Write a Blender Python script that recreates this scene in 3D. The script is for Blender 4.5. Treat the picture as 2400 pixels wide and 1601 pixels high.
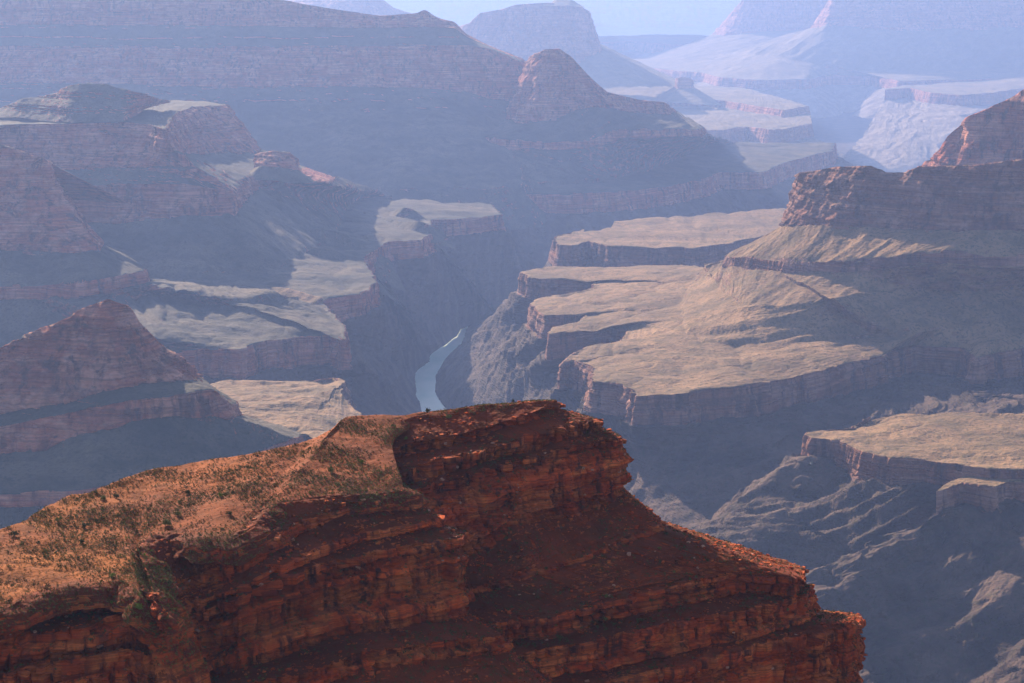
import bpy, math, random
import numpy as np
from mathutils import Vector, Quaternion

for o in list(bpy.data.objects):
    bpy.data.objects.remove(o, do_unlink=True)
scene = bpy.context.scene
C = scene.collection

# ------------------------------------------------------------------ camera
ZC = 2150.0                    # eye height above sea level, metres
HFOV = math.radians(30.0)
PITCH = math.radians(11.35)    # looking down into the canyon
cam_data = bpy.data.cameras.new('camera')
cam_data.sensor_fit = 'HORIZONTAL'
cam_data.angle = HFOV
cam_data.clip_start = 5.0
cam_data.clip_end = 80000.0
cam = bpy.data.objects.new('camera', cam_data)
C.objects.link(cam)
cam.location = (0, 0, ZC)
cam.rotation_euler = (math.pi / 2 - PITCH, 0, 0)
scene.camera = cam

# ------------------------------------------------------------------ sky, sun, exposure
SUN_ELEV = math.radians(21.0)
SUN_AZ = math.radians(27.0)    # to the left of the viewing direction, beyond the canyon
world = bpy.data.worlds.new('World')
scene.world = world
world.use_nodes = True
wn = world.node_tree
wn.nodes.clear()
sky = wn.nodes.new('ShaderNodeTexSky')
sky.sky_type = 'NISHITA'
sky.sun_disc = False
sky.sun_elevation = SUN_ELEV
sky.sun_rotation = -SUN_AZ
sky.altitude = 1500
sky.dust_density = 3.0
bg = wn.nodes.new('ShaderNodeBackground')
bg.inputs[1].default_value = 0.085
wo = wn.nodes.new('ShaderNodeOutputWorld')
wn.links.new(sky.outputs[0], bg.inputs[0])
wn.links.new(bg.outputs[0], wo.inputs[0])

sun_data = bpy.data.lights.new('sun', 'SUN')
sun_data.energy = 5.0
sun_data.angle = math.radians(0.5)
sun_data.color = (1.0, 0.80, 0.58)
sun = bpy.data.objects.new('sun', sun_data)
C.objects.link(sun)
sdir = Vector((-math.sin(SUN_AZ) * math.cos(SUN_ELEV), math.cos(SUN_AZ) * math.cos(SUN_ELEV), math.sin(SUN_ELEV)))
sun.rotation_euler = sdir.to_track_quat('Z', 'Y').to_euler()
sun.location = (0, 0, 4000)

scene.view_settings.view_transform = 'Standard'
scene.view_settings.look = 'None'
scene.view_settings.gamma = 1.0
scene.view_settings.exposure = 1.22
scene.view_settings.use_curve_mapping = False
scene.render.engine = 'CYCLES'
scene.cycles.use_denoising = True
scene.cycles.max_bounces = 6
scene.cycles.diffuse_bounces = 3
scene.cycles.volume_bounces = 2
scene.cycles.transparent_max_bounces = 12

HAZE_DENSITY = 3.2e-5
HAZE_COLOR = (0.34, 0.50, 1.0, 1.0)
HAZE_ANISO = 0.32

# ------------------------------------------------------------------ noise
rs = np.random.RandomState(7)
PERM = rs.permutation(256).astype(np.int32)
PERM = np.concatenate([PERM, PERM, PERM])
_g = rs.normal(size=(256, 3)).astype(np.float32)
_g /= np.linalg.norm(_g, axis=1, keepdims=True)
GX, GY, GZ = [np.ascontiguousarray(_g[:, i]) for i in range(3)]


def perlin(x, y, z):
    x = np.asarray(x, np.float32); y = np.asarray(y, np.float32); z = np.asarray(z, np.float32)
    x, y, z = np.broadcast_arrays(x, y, z)
    fx, fy, fz = np.floor(x), np.floor(y), np.floor(z)
    xi, yi, zi = fx.astype(np.int32) & 255, fy.astype(np.int32) & 255, fz.astype(np.int32) & 255
    x, y, z = x - fx, y - fy, z - fz
    u, v, w = x * x * x * (x * (x * 6 - 15) + 10), y * y * y * (y * (y * 6 - 15) + 10), z * z * z * (z * (z * 6 - 15) + 10)

    def gr(dx, dy, dz):
        h = PERM[PERM[PERM[xi + dx] + yi + dy] + zi + dz]
        return GX[h] * (x - dx) + GY[h] * (y - dy) + GZ[h] * (z - dz)
    a = gr(0, 0, 0); a = a + u * (gr(1, 0, 0) - a)
    b = gr(0, 1, 0); b = b + u * (gr(1, 1, 0) - b)
    c = gr(0, 0, 1); c = c + u * (gr(1, 0, 1) - c)
    d = gr(0, 1, 1); d = d + u * (gr(1, 1, 1) - d)
    a = a + v * (b - a); c = c + v * (d - c)
    return (a + w * (c - a)) * 1.5


def fbm(x, y, z, octv=3, gain=0.5):
    s = 0; a = 1.0; f = 1.0; t = 0
    for i in range(octv):
        s = s + a * perlin(x * f + 17.3 * i, y * f + 5.1 * i, z * f + 9.7 * i)
        t += a; a *= gain; f *= 2.03
    return s / t


def ridged(x, y, z, octv=3):
    s = 0; a = 1.0; f = 1.0; t = 0
    for i in range(octv):
        s = s + a * (1 - 2 * np.abs(perlin(x * f + 31.3 * i, y * f + 3.1 * i, z * f + 7.7 * i)))
        t += a; a *= 0.5; f *= 2.1
    return s / t


def bedtab(seed, n=4000, thick=(0.5, 1.6)):
    """beds of uneven thickness, each with its own hardness: value against height (unit thickness)"""
    r = np.random.RandomState(seed)
    e = np.cumsum(r.uniform(*thick, n)); v = r.uniform(-1, 1, n)
    return e, v


BEDS = bedtab(3, thick=(0.25, 2.6))


def ledge(h, thick, sharp=0.18):
    """stepped profile of height h with beds about `thick` metres"""
    e, v = BEDS
    q = (h / thick) + 500.0
    i = np.clip(np.searchsorted(e, q), 1, len(e) - 2)
    f = (q - e[i - 1]) / (e[i] - e[i - 1])
    k = np.clip((f - (1 - sharp)) / sharp, 0, 1); k = k * k * (3 - 2 * k)
    return v[i] * (1 - k) + v[i + 1] * k


# ------------------------------------------------------------------ photograph pixel (2400 x 1601) -> point in the place
FPX = 1200.0 / math.tan(HFOV / 2)
cp, sp = math.cos(PITCH), math.sin(PITCH)


NEAR = 0.65      # the near ridge stands at about two thirds of the first survey distance


def at(u, v, zd):
    """zd > 0: height above sea level of the point; zd < 0: its distance north of the viewpoint"""
    a = (u - 1200.0) / FPX; b = (800.5 - v) / FPX
    dx, dy, dz = a, cp + b * sp, -sp + b * cp
    t = (zd - ZC) / dz if zd > 0 else -zd / dy
    y = t * dy
    if y < 1000:
        t *= NEAR
    elif y < 7000:
        t *= (max(y, 1500) / 7000) ** 0.25
    else:
        t *= min((y / 7000) ** 0.5, 1.35)
    return (dx * t, dy * t, ZC + dz * t)


def level(pts, zd=None, key='i'):
    """list of (u,v) (u,v,zd) or (k,u,v,zd) -> keys, 3D points.  Missing zd is carried on or interpolated."""
    ks, ps = [], []
    cur = zd
    for i, p in enumerate(pts):
        if len(p) == 4:
            k, u, v, d = p
        elif len(p) == 3:
            u, v, d = p; k = i if key == 'i' else u
        else:
            u, v = p; d = cur; k = i if key == 'i' else u
        cur = d
        ks.append(k); ps.append(at(u, v, d))
    return np.array(ks, float), np.array(ps, float)


def kl(s, zd=None):
    """'k:u,v k:u,v,zd ...' -> level"""
    ks, ps = [], []
    cur = zd
    for w in s.split():
        k, r = w.split(':')
        q = [float(x) for x in r.split(',')]
        if len(q) == 3:
            cur = q[2]
        ks.append(float(k)); ps.append(at(q[0], q[1], cur))
    return np.array(ks), np.array(ps)


def ul(s, zd=None):
    """'u,v u,v,zd ...' keyed by u"""
    return kl(' '.join(w.split(',')[0] + ':' + w for w in s.split()), zd)


def il(s, zd=None):
    """'u,v u,v,zd ...' keyed by index"""
    return kl(' '.join('%d:%s' % (i, w) for i, w in enumerate(s.split())), zd)


def gsmooth(a, sig):
    """smooth along axis 0 keeping the ends"""
    if sig <= 0:
        return a
    n = int(3 * sig) + 1
    n = min(n, a.shape[0] - 1)
    k = np.exp(-0.5 * (np.arange(-n, n + 1) / sig) ** 2); k /= k.sum()
    pre = 2 * a[:1] - a[n:0:-1]; post = 2 * a[-1:] - a[-2:-n - 2:-1]
    b = np.concatenate([pre, a, post])
    out = np.zeros_like(a)
    for i, w in enumerate(k):
        out += w * b[i:i + a.shape[0]]
    return out


def outward(P, sig, flip):
    T = np.gradient(gsmooth(P[:, :2], sig), axis=0)
    T /= np.maximum(np.linalg.norm(T, axis=1, keepdims=True), 1e-6)
    N = np.stack([T[:, 1], -T[:, 0]], 1)
    N = gsmooth(N, sig * 0.5); N /= np.maximum(np.linalg.norm(N, axis=1, keepdims=True), 1e-6)
    return -N if flip else N


class G:   # a grid of points with attributes
    pass


def loft(levels, segs, ncol, smooth=1.5, flip=False, nsig=6, seed=0, bed0=0.0, blocks=None):
    """levels: (keys,pts) or ('off',dist,dz[,jag]) following the one before; ('back',dist,dz) first = behind the next one.
    segs: one dict per gap: n rows, rock 0..1, A/L buttress size and spacing, led/lt ledges, gul/gl gullies, nz roughness"""
    real = [l for l in levels if not isinstance(l[0], str)]
    k0 = min(l[0][0] for l in real); k1 = max(l[0][-1] for l in real)
    kf = np.linspace(k0, k1, 3000)
    dens = 0
    for ks, ps in real:
        q = np.stack([np.interp(kf, ks, ps[:, j]) for j in range(3)], 1)
        d = np.linalg.norm(np.diff(q, axis=0), axis=1)
        dens = dens + d / max(d.sum(), 1)
    dens = dens + dens.mean() * 0.3
    cum = np.concatenate([[0], np.cumsum(dens)])
    kc = np.interp(np.linspace(0, cum[-1], ncol), cum, kf)
    rows = []
    L = []
    for l in levels:
        if isinstance(l[0], str):
            L.append(None)
        else:
            ks, ps = l
            L.append(gsmooth(np.stack([np.interp(kc, ks, ps[:, j]) for j in range(3)], 1), smooth))
    for i, l in enumerate(levels):
        if isinstance(l[0], str) and l[0] == 'mix':
            nx = L[i + 1]
            a = gsmooth(L[i - 1], 5)
            L[i] = gsmooth(a * (1 - l[1]) + nx * l[1], l[2]); L[i][:, 2] += l[3] if len(l) > 3 else 0
        elif isinstance(l[0], str):
            src = L[i + 1] if l[0] == 'back' else L[i - 1]
            N = outward(src, nsig * (4 if l[0] == 'back' or abs(l[1]) > 80 else 1), flip)
            q = src.copy()
            sgn = -1 if l[0] == 'back' else 1
            q[:, :2] += sgn * N * l[1]
            q[:, 2] += l[2]
            L[i] = q
    keys_amp = ['rock', 'A', 'led', 'gul', 'nz', 'sch', 'dr']
    amps = {k: [] for k in keys_amp}
    par = {k: [] for k in ('L', 'lt', 'gl', 'nl')}
    bed = []
    P = []
    for i, sg in enumerate(segs):
        n = sg['n']
        e = sg.get('ease', 1.0)
        last = i == len(segs) - 1
        t = np.linspace(0, 1, n + 1)
        te = t ** e if e >= 1 else 1 - (1 - t) ** (1 / e)
        m = n + 1 if last else n
        for j in range(m):
            P.append(L[i] * (1 - te[j]) + L[i + 1] * te[j])
            for k in keys_amp:
                tp = 1.0 if (k in ('rock', 'sch') or not sg.get('taper')) else (1 - 0.85 * t[j])
                amps[k].append(sg.get(k, 0.0) * tp)
            par['L'].append(sg.get('L', 60)); par['lt'].append(sg.get('lt', 12)); par['gl'].append(sg.get('gl', 120)); par['nl'].append(sg.get('nl', 60))
    P = np.array(P)                       # rows, cols, 3
    R, Cn = P.shape[:2]
    am = {}
    for k in keys_amp:
        a = np.array(amps[k], float)[:, None]
        am[k] = gsmooth(a, 1.2)
    pr = {k: np.array(v, float)[:, None] for k, v in par.items()}
    # outward normals per row, smoothed
    N = np.zeros((R, Cn, 2))
    for r in range(R):
        N[r] = outward(P[r], nsig, flip)
    N = gsmooth(N, 2.0); N /= np.maximum(np.linalg.norm(N, axis=2, keepdims=True), 1e-6)
    x, y, z = P[..., 0], P[..., 1], P[..., 2]
    bedh = z.copy() if not bed0 else np.repeat(P[:, :, 2].mean(1)[:, None], Cn, 1)
    sd = seed * 13.7
    D = np.zeros((R, Cn))
    if am['A'].max() > 0:
        Lb = pr['L']
        n1 = ridged(x / Lb + sd, y / Lb, z / (Lb * 3.5), 3)
        n2 = fbm(x / (Lb * 0.28) + sd, y / (Lb * 0.28), z / (Lb * 1.2), 2)
        D += am['A'] * (n1 * 0.75 + n2 * 0.65 - 0.25)
    if am['led'].max() > 0:
        wob = 0.35 * pr['lt'] * perlin(x / (pr['lt'] * 12) + sd, y / (pr['lt'] * 12), 0.5)
        var = 0.75 + 0.5 * perlin(x / (pr['lt'] * 9), y / (pr['lt'] * 9), z / (pr['lt'] * 3) + sd)
        D += am['led'] * ledge(bedh + wob, pr['lt']) * var + am['led'] * 0.5 * ledge(bedh + wob, pr['lt'] * 0.27)
    if blocks is not None:
        bd, tone = blocks(P, bedh, am['rock'])
        D += bd
    Q = P.copy()
    Q[..., :2] += N * D[..., None]
    if am['gul'].max() > 0:
        s = np.concatenate([np.zeros((R, 1)), np.cumsum(np.linalg.norm(np.diff(gsmooth(P.transpose(1, 0, 2), 3).transpose(1, 0, 2)[..., :2], axis=1), axis=2), 1)], 1)
        rr = np.arange(R)[:, None] / 40.0
        w = fbm(x / 400 + sd, y / 400, 0.3, 2) * 0.5
        g = ridged(s / pr['gl'] + w + sd, rr * 0.35, sd + 0.5, 5)
        Q[..., 2] += am['gul'] * (g - 0.3)
    if am['dr'].max() > 0:
        wx = x + 60 * perlin(x / 170, y / 170, 1.5 + sd); wy = y + 60 * perlin(x / 170, y / 170, 8.5 + sd)
        v = 1 - 2 * np.abs(perlin(wx / 300 + sd, wy / 520, 0.2)); v2 = 1 - 2 * np.abs(perlin(wx / 95 + sd, wy / 170, 5.2))
        f1 = np.clip((v - 0.35) / 0.65, 0, 1); f2 = np.clip((v2 - 0.3) / 0.7, 0, 1)
        Q[..., 2] -= am['dr'] * (f1 ** 2 + 0.35 * f2 ** 2)
    if am['nz'].max() > 0:
        Q[..., 2] += am['nz'] * fbm(x / pr['nl'] + sd, y / pr['nl'], 3.3, 4)
    g = G()
    g.P = Q; g.rock = np.broadcast_to(am['rock'], (R, Cn)).copy()
    g.bed = bedh
    if blocks is not None: g.tone = tone
    g.sandy = 1.0 - np.broadcast_to(am['sch'], (R, Cn))
    return g


def make_mesh(name, grids, mats, smooth=True):
    vs, fs, rk = [], [], []
    off = 0
    for g in grids:
        R, Cn = g.P.shape[:2]
        vs.append(g.P.reshape(-1, 3)); rk.append(g.rock.reshape(-1))
        i = np.arange(R * Cn).reshape(R, Cn)
        q = np.stack([i[:-1, :-1], i[1:, :-1], i[1:, 1:], i[:-1, 1:]], -1).reshape(-1, 4)
        if getattr(g, 'rev', False):
            q = q[:, ::-1]
        fs.append(q + off); off += R * Cn
    V = np.concatenate(vs).astype(np.float32); F = np.concatenate(fs).astype(np.int32)
    me = bpy.data.meshes.new(name)
    me.vertices.add(len(V)); me.vertices.foreach_set('co', V.ravel())
    me.loops.add(F.size); me.loops.foreach_set('vertex_index', F.ravel())
    me.polygons.add(len(F)); me.polygons.foreach_set('loop_start', np.arange(0, F.size, 4, dtype=np.int32))
    me.polygons.foreach_set('loop_total', np.full(len(F), 4, np.int32))
    me.polygons.foreach_set('use_smooth', np.full(len(F), smooth))
    a = me.attributes.new('rock', 'FLOAT', 'POINT')
    a.data.foreach_set('value', np.clip(np.concatenate(rk), 0, 1).astype(np.float32))
    a = me.attributes.new('sandy', 'FLOAT', 'POINT')
    a.data.foreach_set('value', np.concatenate([np.full(g.P.shape[0] * g.P.shape[1], getattr(g, 'sandy', 1.0), np.float32) if np.isscalar(getattr(g, 'sandy', 1.0)) else np.asarray(g.sandy).astype(np.float32).reshape(-1) for g in grids]))
    a = me.attributes.new('tone', 'FLOAT', 'POINT')
    a.data.foreach_set('value', np.concatenate([np.asarray(getattr(g, 'tone', np.full(g.P.shape[:2], 0.6))).astype(np.float32).reshape(-1) for g in grids]))
    me.update(); me.validate()
    me.materials.append(mats)
    return me


def add(name, me, label=None, cat=None, group=None, kind=None, parent=None, loc=None):
    o = bpy.data.objects.new(name, me)
    C.objects.link(o)
    if label: o['label'] = label
    if cat: o['category'] = cat
    if group: o['group'] = group
    if kind: o['kind'] = kind
    if parent: o.parent = parent
    if loc is not None: o.location = loc
    return o


def terrain(name, label, cat, grids, mat):
    return add(name, make_mesh(name, grids if isinstance(grids, list) else [grids], mat), label, cat, None, 'structure')


# ------------------------------------------------------------------ materials
def nd(nt, t, **kw):
    n = nt.nodes.new(t)
    for k, v in kw.items():
        setattr(n, k, v)
    return n


def ramp(nt, src, stops, interp='LINEAR'):
    r = nd(nt, 'ShaderNodeValToRGB')
    r.color_ramp.interpolation = interp
    el = r.color_ramp.elements
    while len(el) < len(stops):
        el.new(0.5)
    for e, (p, c) in zip(el, stops):
        e.position = p
        e.color = (c, c, c, 1) if isinstance(c, (int, float)) else tuple(c) + (1,)
    nt.links.new(src, r.inputs[0])
    return r.outputs[0]


def math_n(nt, op, a, b=None, clamp=False):
    m = nd(nt, 'ShaderNodeMath', operation=op); m.use_clamp = clamp
    for i, v in enumerate((a, b)):
        if v is None: continue
        if isinstance(v, (int, float)): m.inputs[i].default_value = v
        else: nt.links.new(v, m.inputs[i])
    return m.outputs[0]


def mixc(nt, f, a, b, mode='MIX'):
    m = nd(nt, 'ShaderNodeMix', data_type='RGBA', blend_type=mode)
    for idx, v in ((0, f), (6, a), (7, b)):
        if isinstance(v, (int, float)): m.inputs[idx].default_value = v
        elif isinstance(v, tuple): m.inputs[idx].default_value = v + (1,) if len(v) == 3 else v
        else: nt.links.new(v, m.inputs[idx])
    return m.outputs[2]


def noise(nt, vec, scale, detail=4, rough=0.55):
    n = nd(nt, 'ShaderNodeTexNoise')
    n.inputs['Scale'].default_value = scale; n.inputs['Detail'].default_value = detail; n.inputs['Roughness'].default_value = rough
    nt.links.new(vec, n.inputs['Vector'])
    return n.outputs[0]


def scaled(nt, vec, s):
    m = nd(nt, 'ShaderNodeVectorMath', operation='MULTIPLY')
    nt.links.new(vec, m.inputs[0]); m.inputs[1].default_value = s
    return m.outputs[0]


def canyon_mat(name, rock_a, rock_b, stain, soil_a, soil_b, speck, pale=(0.64, 0.28, 0.185), shaded_slope_soil=None, schist=None, unit=1.0, speck_size=7.0, speck_amt=0.6, bands=None, bump=1.0, bandscale=1.0):
    """rock where the attribute says rock, soil with scrub elsewhere; unit = size of the smallest detail, metres"""
    m = bpy.data.materials.new(name); m.use_nodes = True
    nt = m.node_tree; nt.nodes.clear()
    geo = nd(nt, 'ShaderNodeNewGeometry'); pos = geo.outputs['Position']
    at_ = nd(nt, 'ShaderNodeAttribute', attribute_name='rock')
    sepn = nd(nt, 'ShaderNodeSeparateXYZ'); nt.links.new(geo.outputs['True Normal'], sepn.inputs[0])
    # strata bands
    b1 = noise(nt, scaled(nt, pos, (0.0012 / unit, 0.0012 / unit, 0.05 / unit * bandscale)), 1.0, 4, 0.65)
    b2 = noise(nt, scaled(nt, pos, (0.006 / unit, 0.006 / unit, 0.25 / unit * bandscale)), 1.0, 3, 0.6)
    st = noise(nt, scaled(nt, pos, (0.045 / unit, 0.045 / unit, 0.006 / unit)), 1.0, 5, 0.6)
    pa = noise(nt, scaled(nt, pos, (0.012 / unit, 0.012 / unit, 0.008 / unit)), 1.0, 4, 0.55)
    col = mixc(nt, ramp(nt, b1, [(0.35, 0.0), (0.62, 1.0)]), rock_a, rock_b)
    pp = noise(nt, scaled(nt, pos, (0.010 / unit, 0.010 / unit, 0.016 / unit)), 1.0, 5, 0.6)
    col = mixc(nt, ramp(nt, pp, [(0.46, 0.0), (0.58, 0.9)]), col, pale)
    col = mixc(nt, ramp(nt, b2, [(0.42, 0.0), (0.60, 0.5)]), col, stain)
    col = mixc(nt, math_n(nt, 'MULTIPLY', ramp(nt, st, [(0.47, 0.0), (0.62, 1.0)]), ramp(nt, pa, [(0.36, 0.2), (0.54, 0.95)])), col, stain)
    # soil and scrub
    s1 = noise(nt, scaled(nt, pos, (0.004 / unit,) * 3), 1.0, 5, 0.6)
    soil = mixc(nt, ramp(nt, s1, [(0.36, 0.0), (0.64, 1.0)]), soil_a, soil_b)
    if shaded_slope_soil:
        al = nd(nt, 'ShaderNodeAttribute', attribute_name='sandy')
        soil = mixc(nt, al.outputs['Fac'], mixc(nt, ramp(nt, s1, [(0.36, 0.0), (0.64, 1.0)]), *shaded_slope_soil), soil)  # shrubby slope rubble, with its shade also darkened into the colour
    s3 = noise(nt, scaled(nt, pos, (0.04 / unit,) * 3), 1.0, 4, 0.6)
    sp1 = noise(nt, scaled(nt, pos, (1 / speck_size,) * 3), 1.0, 2, 0.7)
    spm = math_n(nt, 'MULTIPLY', ramp(nt, sp1, [(0.50, 0.0), (0.60, 1.0)]), ramp(nt, s3, [(0.35, 0.35), (0.6, 1.0)]))
    soil = mixc(nt, math_n(nt, 'MULTIPLY', spm, speck_amt), soil, speck)
    # which one
    s4 = noise(nt, scaled(nt, pos, (0.016 / unit, 0.016 / unit, 0.005 / unit)), 1.0, 5, 0.65)
    soil = mixc(nt, ramp(nt, s4, [(0.46, 0.0), (0.62, 0.6)]), soil, mixc(nt, 0.35, speck, soil_b))
    e = noise(nt, scaled(nt, pos, (0.02 / unit, 0.02 / unit, 0.06 / unit)), 1.0, 4, 0.6)
    steep = ramp(nt, sepn.outputs[2], [(0.60, 1.0), (0.82, 0.0)])
    f = math_n(nt, 'ADD', at_.outputs['Fac'], math_n(nt, 'MULTIPLY', math_n(nt, 'SUBTRACT', steep, 0.5), 0.75))
    f = math_n(nt, 'ADD', f, math_n(nt, 'MULTIPLY', math_n(nt, 'SUBTRACT', e, 0.5), 0.9))
    f = ramp(nt, f, [(0.38, 0.0), (0.58, 1.0)])
    base = mixc(nt, f, soil, col)
    if schist:
        al = nd(nt, 'ShaderNodeAttribute', attribute_name='sandy')
        k = math_n(nt, 'ADD', al.outputs['Fac'], math_n(nt, 'MULTIPLY', math_n(nt, 'SUBTRACT', e, 0.5), 0.8))
        sc = mixc(nt, ramp(nt, pa, [(0.4, 0.0), (0.62, 1.0)]), schist[0], schist[1])
        sc = mixc(nt, math_n(nt, 'MULTIPLY', spm, 0.5), sc, speck)
        base = mixc(nt, ramp(nt, k, [(0.35, 0.0), (0.65, 1.0)]), sc, base)
    if shaded_slope_soil:
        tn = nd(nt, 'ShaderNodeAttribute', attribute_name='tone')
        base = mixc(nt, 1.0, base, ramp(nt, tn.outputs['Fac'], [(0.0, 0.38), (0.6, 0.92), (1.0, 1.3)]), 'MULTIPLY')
    bs = nd(nt, 'ShaderNodeBsdfPrincipled')
    nt.links.new(base, bs.inputs['Base Color'])
    bs.inputs['Roughness'].default_value = 0.95
    bs.inputs['Specular IOR Level'].default_value = 0.1
    # relief
    h = math_n(nt, 'ADD', math_n(nt, 'MULTIPLY', st, 1.2), math_n(nt, 'MULTIPLY', b2, 1.2))
    h = math_n(nt, 'ADD', math_n(nt, 'MULTIPLY', h, f), math_n(nt, 'MULTIPLY', s3, 0.5))
    h = math_n(nt, 'ADD', h, math_n(nt, 'MULTIPLY', sp1, 0.35))
    bp = nd(nt, 'ShaderNodeBump'); bp.inputs['Strength'].default_value = 1.0
    bp.inputs['Distance'].default_value = 9.0 * unit * bump
    nt.links.new(h, bp.inputs['Height']); nt.links.new(bp.outputs[0], bs.inputs['Normal'])
    out = nd(nt, 'ShaderNodeOutputMaterial'); nt.links.new(bs.outputs[0], out.inputs[0])
    return m


M_MESA = canyon_mat('redwall_limestone', (0.56, 0.165, 0.09), (0.36, 0.09, 0.05), (0.09, 0.036, 0.03), (0.15, 0.115, 0.08), (0.055, 0.052, 0.045), (0.03, 0.035, 0.022), schist=((0.055, 0.036, 0.031), (0.115, 0.073, 0.058)))
M_TONTO = canyon_mat('platform_scrub', (0.34, 0.14, 0.085), (0.20, 0.08, 0.055), (0.08, 0.042, 0.036), (0.32, 0.188, 0.098), (0.17, 0.105, 0.060), (0.055, 0.055, 0.025), (0.42, 0.22, 0.16), schist=((0.055, 0.036, 0.031), (0.115, 0.073, 0.058)), speck_size=9.0, speck_amt=0.75)
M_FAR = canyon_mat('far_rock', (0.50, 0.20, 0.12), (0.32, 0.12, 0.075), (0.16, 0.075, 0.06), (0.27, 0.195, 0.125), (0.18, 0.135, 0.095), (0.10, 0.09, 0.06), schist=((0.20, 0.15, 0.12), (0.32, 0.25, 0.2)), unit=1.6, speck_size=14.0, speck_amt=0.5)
M_FAR_HAZED = canyon_mat('far_rock_haze_paled', (0.62, 0.50, 0.40), (0.55, 0.42, 0.33), (0.45, 0.34, 0.27), (0.55, 0.46, 0.36), (0.48, 0.40, 0.31), (0.35, 0.3, 0.22), unit=4.0, speck_size=40.0, speck_amt=0.3)  # cream colour paints the haze fade into the farthest wall
M_NEAR = canyon_mat('red_sandstone', (0.68, 0.098, 0.018), (0.48, 0.058, 0.012), (0.09, 0.022, 0.014), (0.46, 0.140, 0.032), (0.25, 0.054, 0.012), (0.085, 0.032, 0.014), (0.70, 0.16, 0.042), ((0.30, 0.046, 0.012), (0.13, 0.022, 0.008)), unit=0.10, speck_size=0.55, speck_amt=0.5, bump=0.8)  # slope soil darkened for shade, cliff red raised for bounce glow


def seg(n, rock=0.0, A=0, L=60, led=0, lt=12, gul=0, gl=120, nz=0, nl=60, ease=1.0, sch=0.0, dr=0.0):
    return dict(sch=sch, dr=dr, n=n, rock=rock, A=A, L=L, led=led, lt=lt, gul=gul, gl=gl, nz=nz, nl=nl, ease=ease)


def cliff(n, A=18, L=90, led=5, lt=16): return seg(n, 1.0, A, L, led, lt)
def talus(n, gul=14, gl=170, nz=6, ease=1.25): return seg(n, 0.05, 0, 60, 0, 12, gul, gl, nz, 70, ease)
def flat(n, nz=10, nl=160, gul=6, gl=200): return seg(n, 0.0, 0, 60, 0, 12, gul * .35, gl, nz, nl, dr=min(nz * 1.0, 9))
def gorge(n, A=30, L=220, gul=26, gl=150, nz=14): return seg(n, 0.45, A, L, 3, 10, gul, gl, nz * .6, 45, 1.0, 1.0)
def gend(n, **k): return dict(gorge(n, **k), taper=1)
def backs(n=8): return seg(n, 0.4, 10, 120, 0, 12, 5, 200, 4)


# ------------------------------------------------------------------ ground and water
def quad(name, x0, x1, y0, y1, z, mat, n=1):
    me = bpy.data.meshes.new(name)
    me.from_pydata([(x0, y0, z), (x1, y0, z), (x1, y1, z), (x0, y1, z)], [], [(0, 1, 2, 3)])
    a = me.attributes.new('rock', 'FLOAT', 'POINT')
    me.materials.append(mat)
    return me


add('ground', quad('ground', -19000, 19000, -800, 42000, 220.0, M_TONTO), 'bare rocky floor of the canyon far below the cliffs', 'ground', None, 'structure')

mw = bpy.data.materials.new('river_water'); mw.use_nodes = True
nt = mw.node_tree; bs = nt.nodes['Principled BSDF']
geo = nd(nt, 'ShaderNodeNewGeometry')
w1 = noise(nt, scaled(nt, geo.outputs['Position'], (0.006, 0.002, 0.01)), 1.0, 3)
nt.links.new(mixc(nt, ramp(nt, w1, [(0.4, 0.0), (0.6, 1.0)]), (0.58, 0.76, 0.60), (0.84, 0.90, 0.74)), bs.inputs['Base Color'])  # silty water, brightened further to stand in for the blocked sky reflection
bs.inputs['Roughness'].default_value = 0.34
bs.inputs['Specular IOR Level'].default_value = 1.0
w2 = noise(nt, scaled(nt, geo.outputs['Position'], (0.09, 0.035, 0.09)), 1.0, 4)
bp = nd(nt, 'ShaderNodeBump'); bp.inputs['Strength'].default_value = 0.3; bp.inputs['Distance'].default_value = 1.0
nt.links.new(w2, bp.inputs['Height']); nt.links.new(bp.outputs[0], bs.inputs['Normal'])


def ribbon(name, left, right, z, label):
    L = [at(u, v, z) for u, v in left]; Rr = [at(u, v, z) for u, v in right]
    n = 80
    def rsm(a):
        a = np.array(a); t = np.linspace(0, 1, len(a)); q = np.linspace(0, 1, n)
        return gsmooth(np.stack([np.interp(q, t, a[:, j]) for j in range(3)], 1), 2)
    A, B = rsm(L), rsm(Rr)
    g = G(); g.P = np.stack([A, A * .5 + B * .5, B], 1); g.rock = np.zeros(g.P.shape[:2]); g.rev = True
    return add(name, make_mesh(name, [g], mw), label, 'river', None, 'structure')


# left bank pushed under the rock so that the slopes cut the shoreline
ribbon('river', [(1150, 735), (1060, 772), (1050, 789), (1015, 813), (990, 830), (980, 850), (955, 871), (952, 891), (955, 929), (960, 949), (970, 964), (980, 1010), (1000, 1080)],
       [(1190, 740), (1125, 767), (1110, 806), (1090, 827), (1060, 857), (1050, 881), (1050, 925), (1068, 949), (1080, 964), (1120, 1010), (1220, 1080)], 730, 'pale green river winding through the bottom of the deep gorge')
ribbon('river', [(1980, 1540), (2000, 1575), (2010, 1620), (2040, 1680)], [(2150, 1540), (2170, 1575), (2200, 1620), (2260, 1680)], 838, 'dark green bend of river in shadow below the red cliff end')

# ------------------------------------------------------------------ far formations
def simple(name, label, cat, crest, base, toe, n=(18, 40, 40), ncol=260, mat=None, back=(900, -350), **kw):
    g = loft([('back',) + back, crest, base, toe], [backs(6), cliff(n[1], kw.get('A', 30), kw.get('L', 160), kw.get('led', 10), 28), talus(n[2], 22, 260, 8)], ncol, seed=kw.get('seed', 1))
    return terrain(name, label, cat, g, mat or M_FAR)


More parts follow.
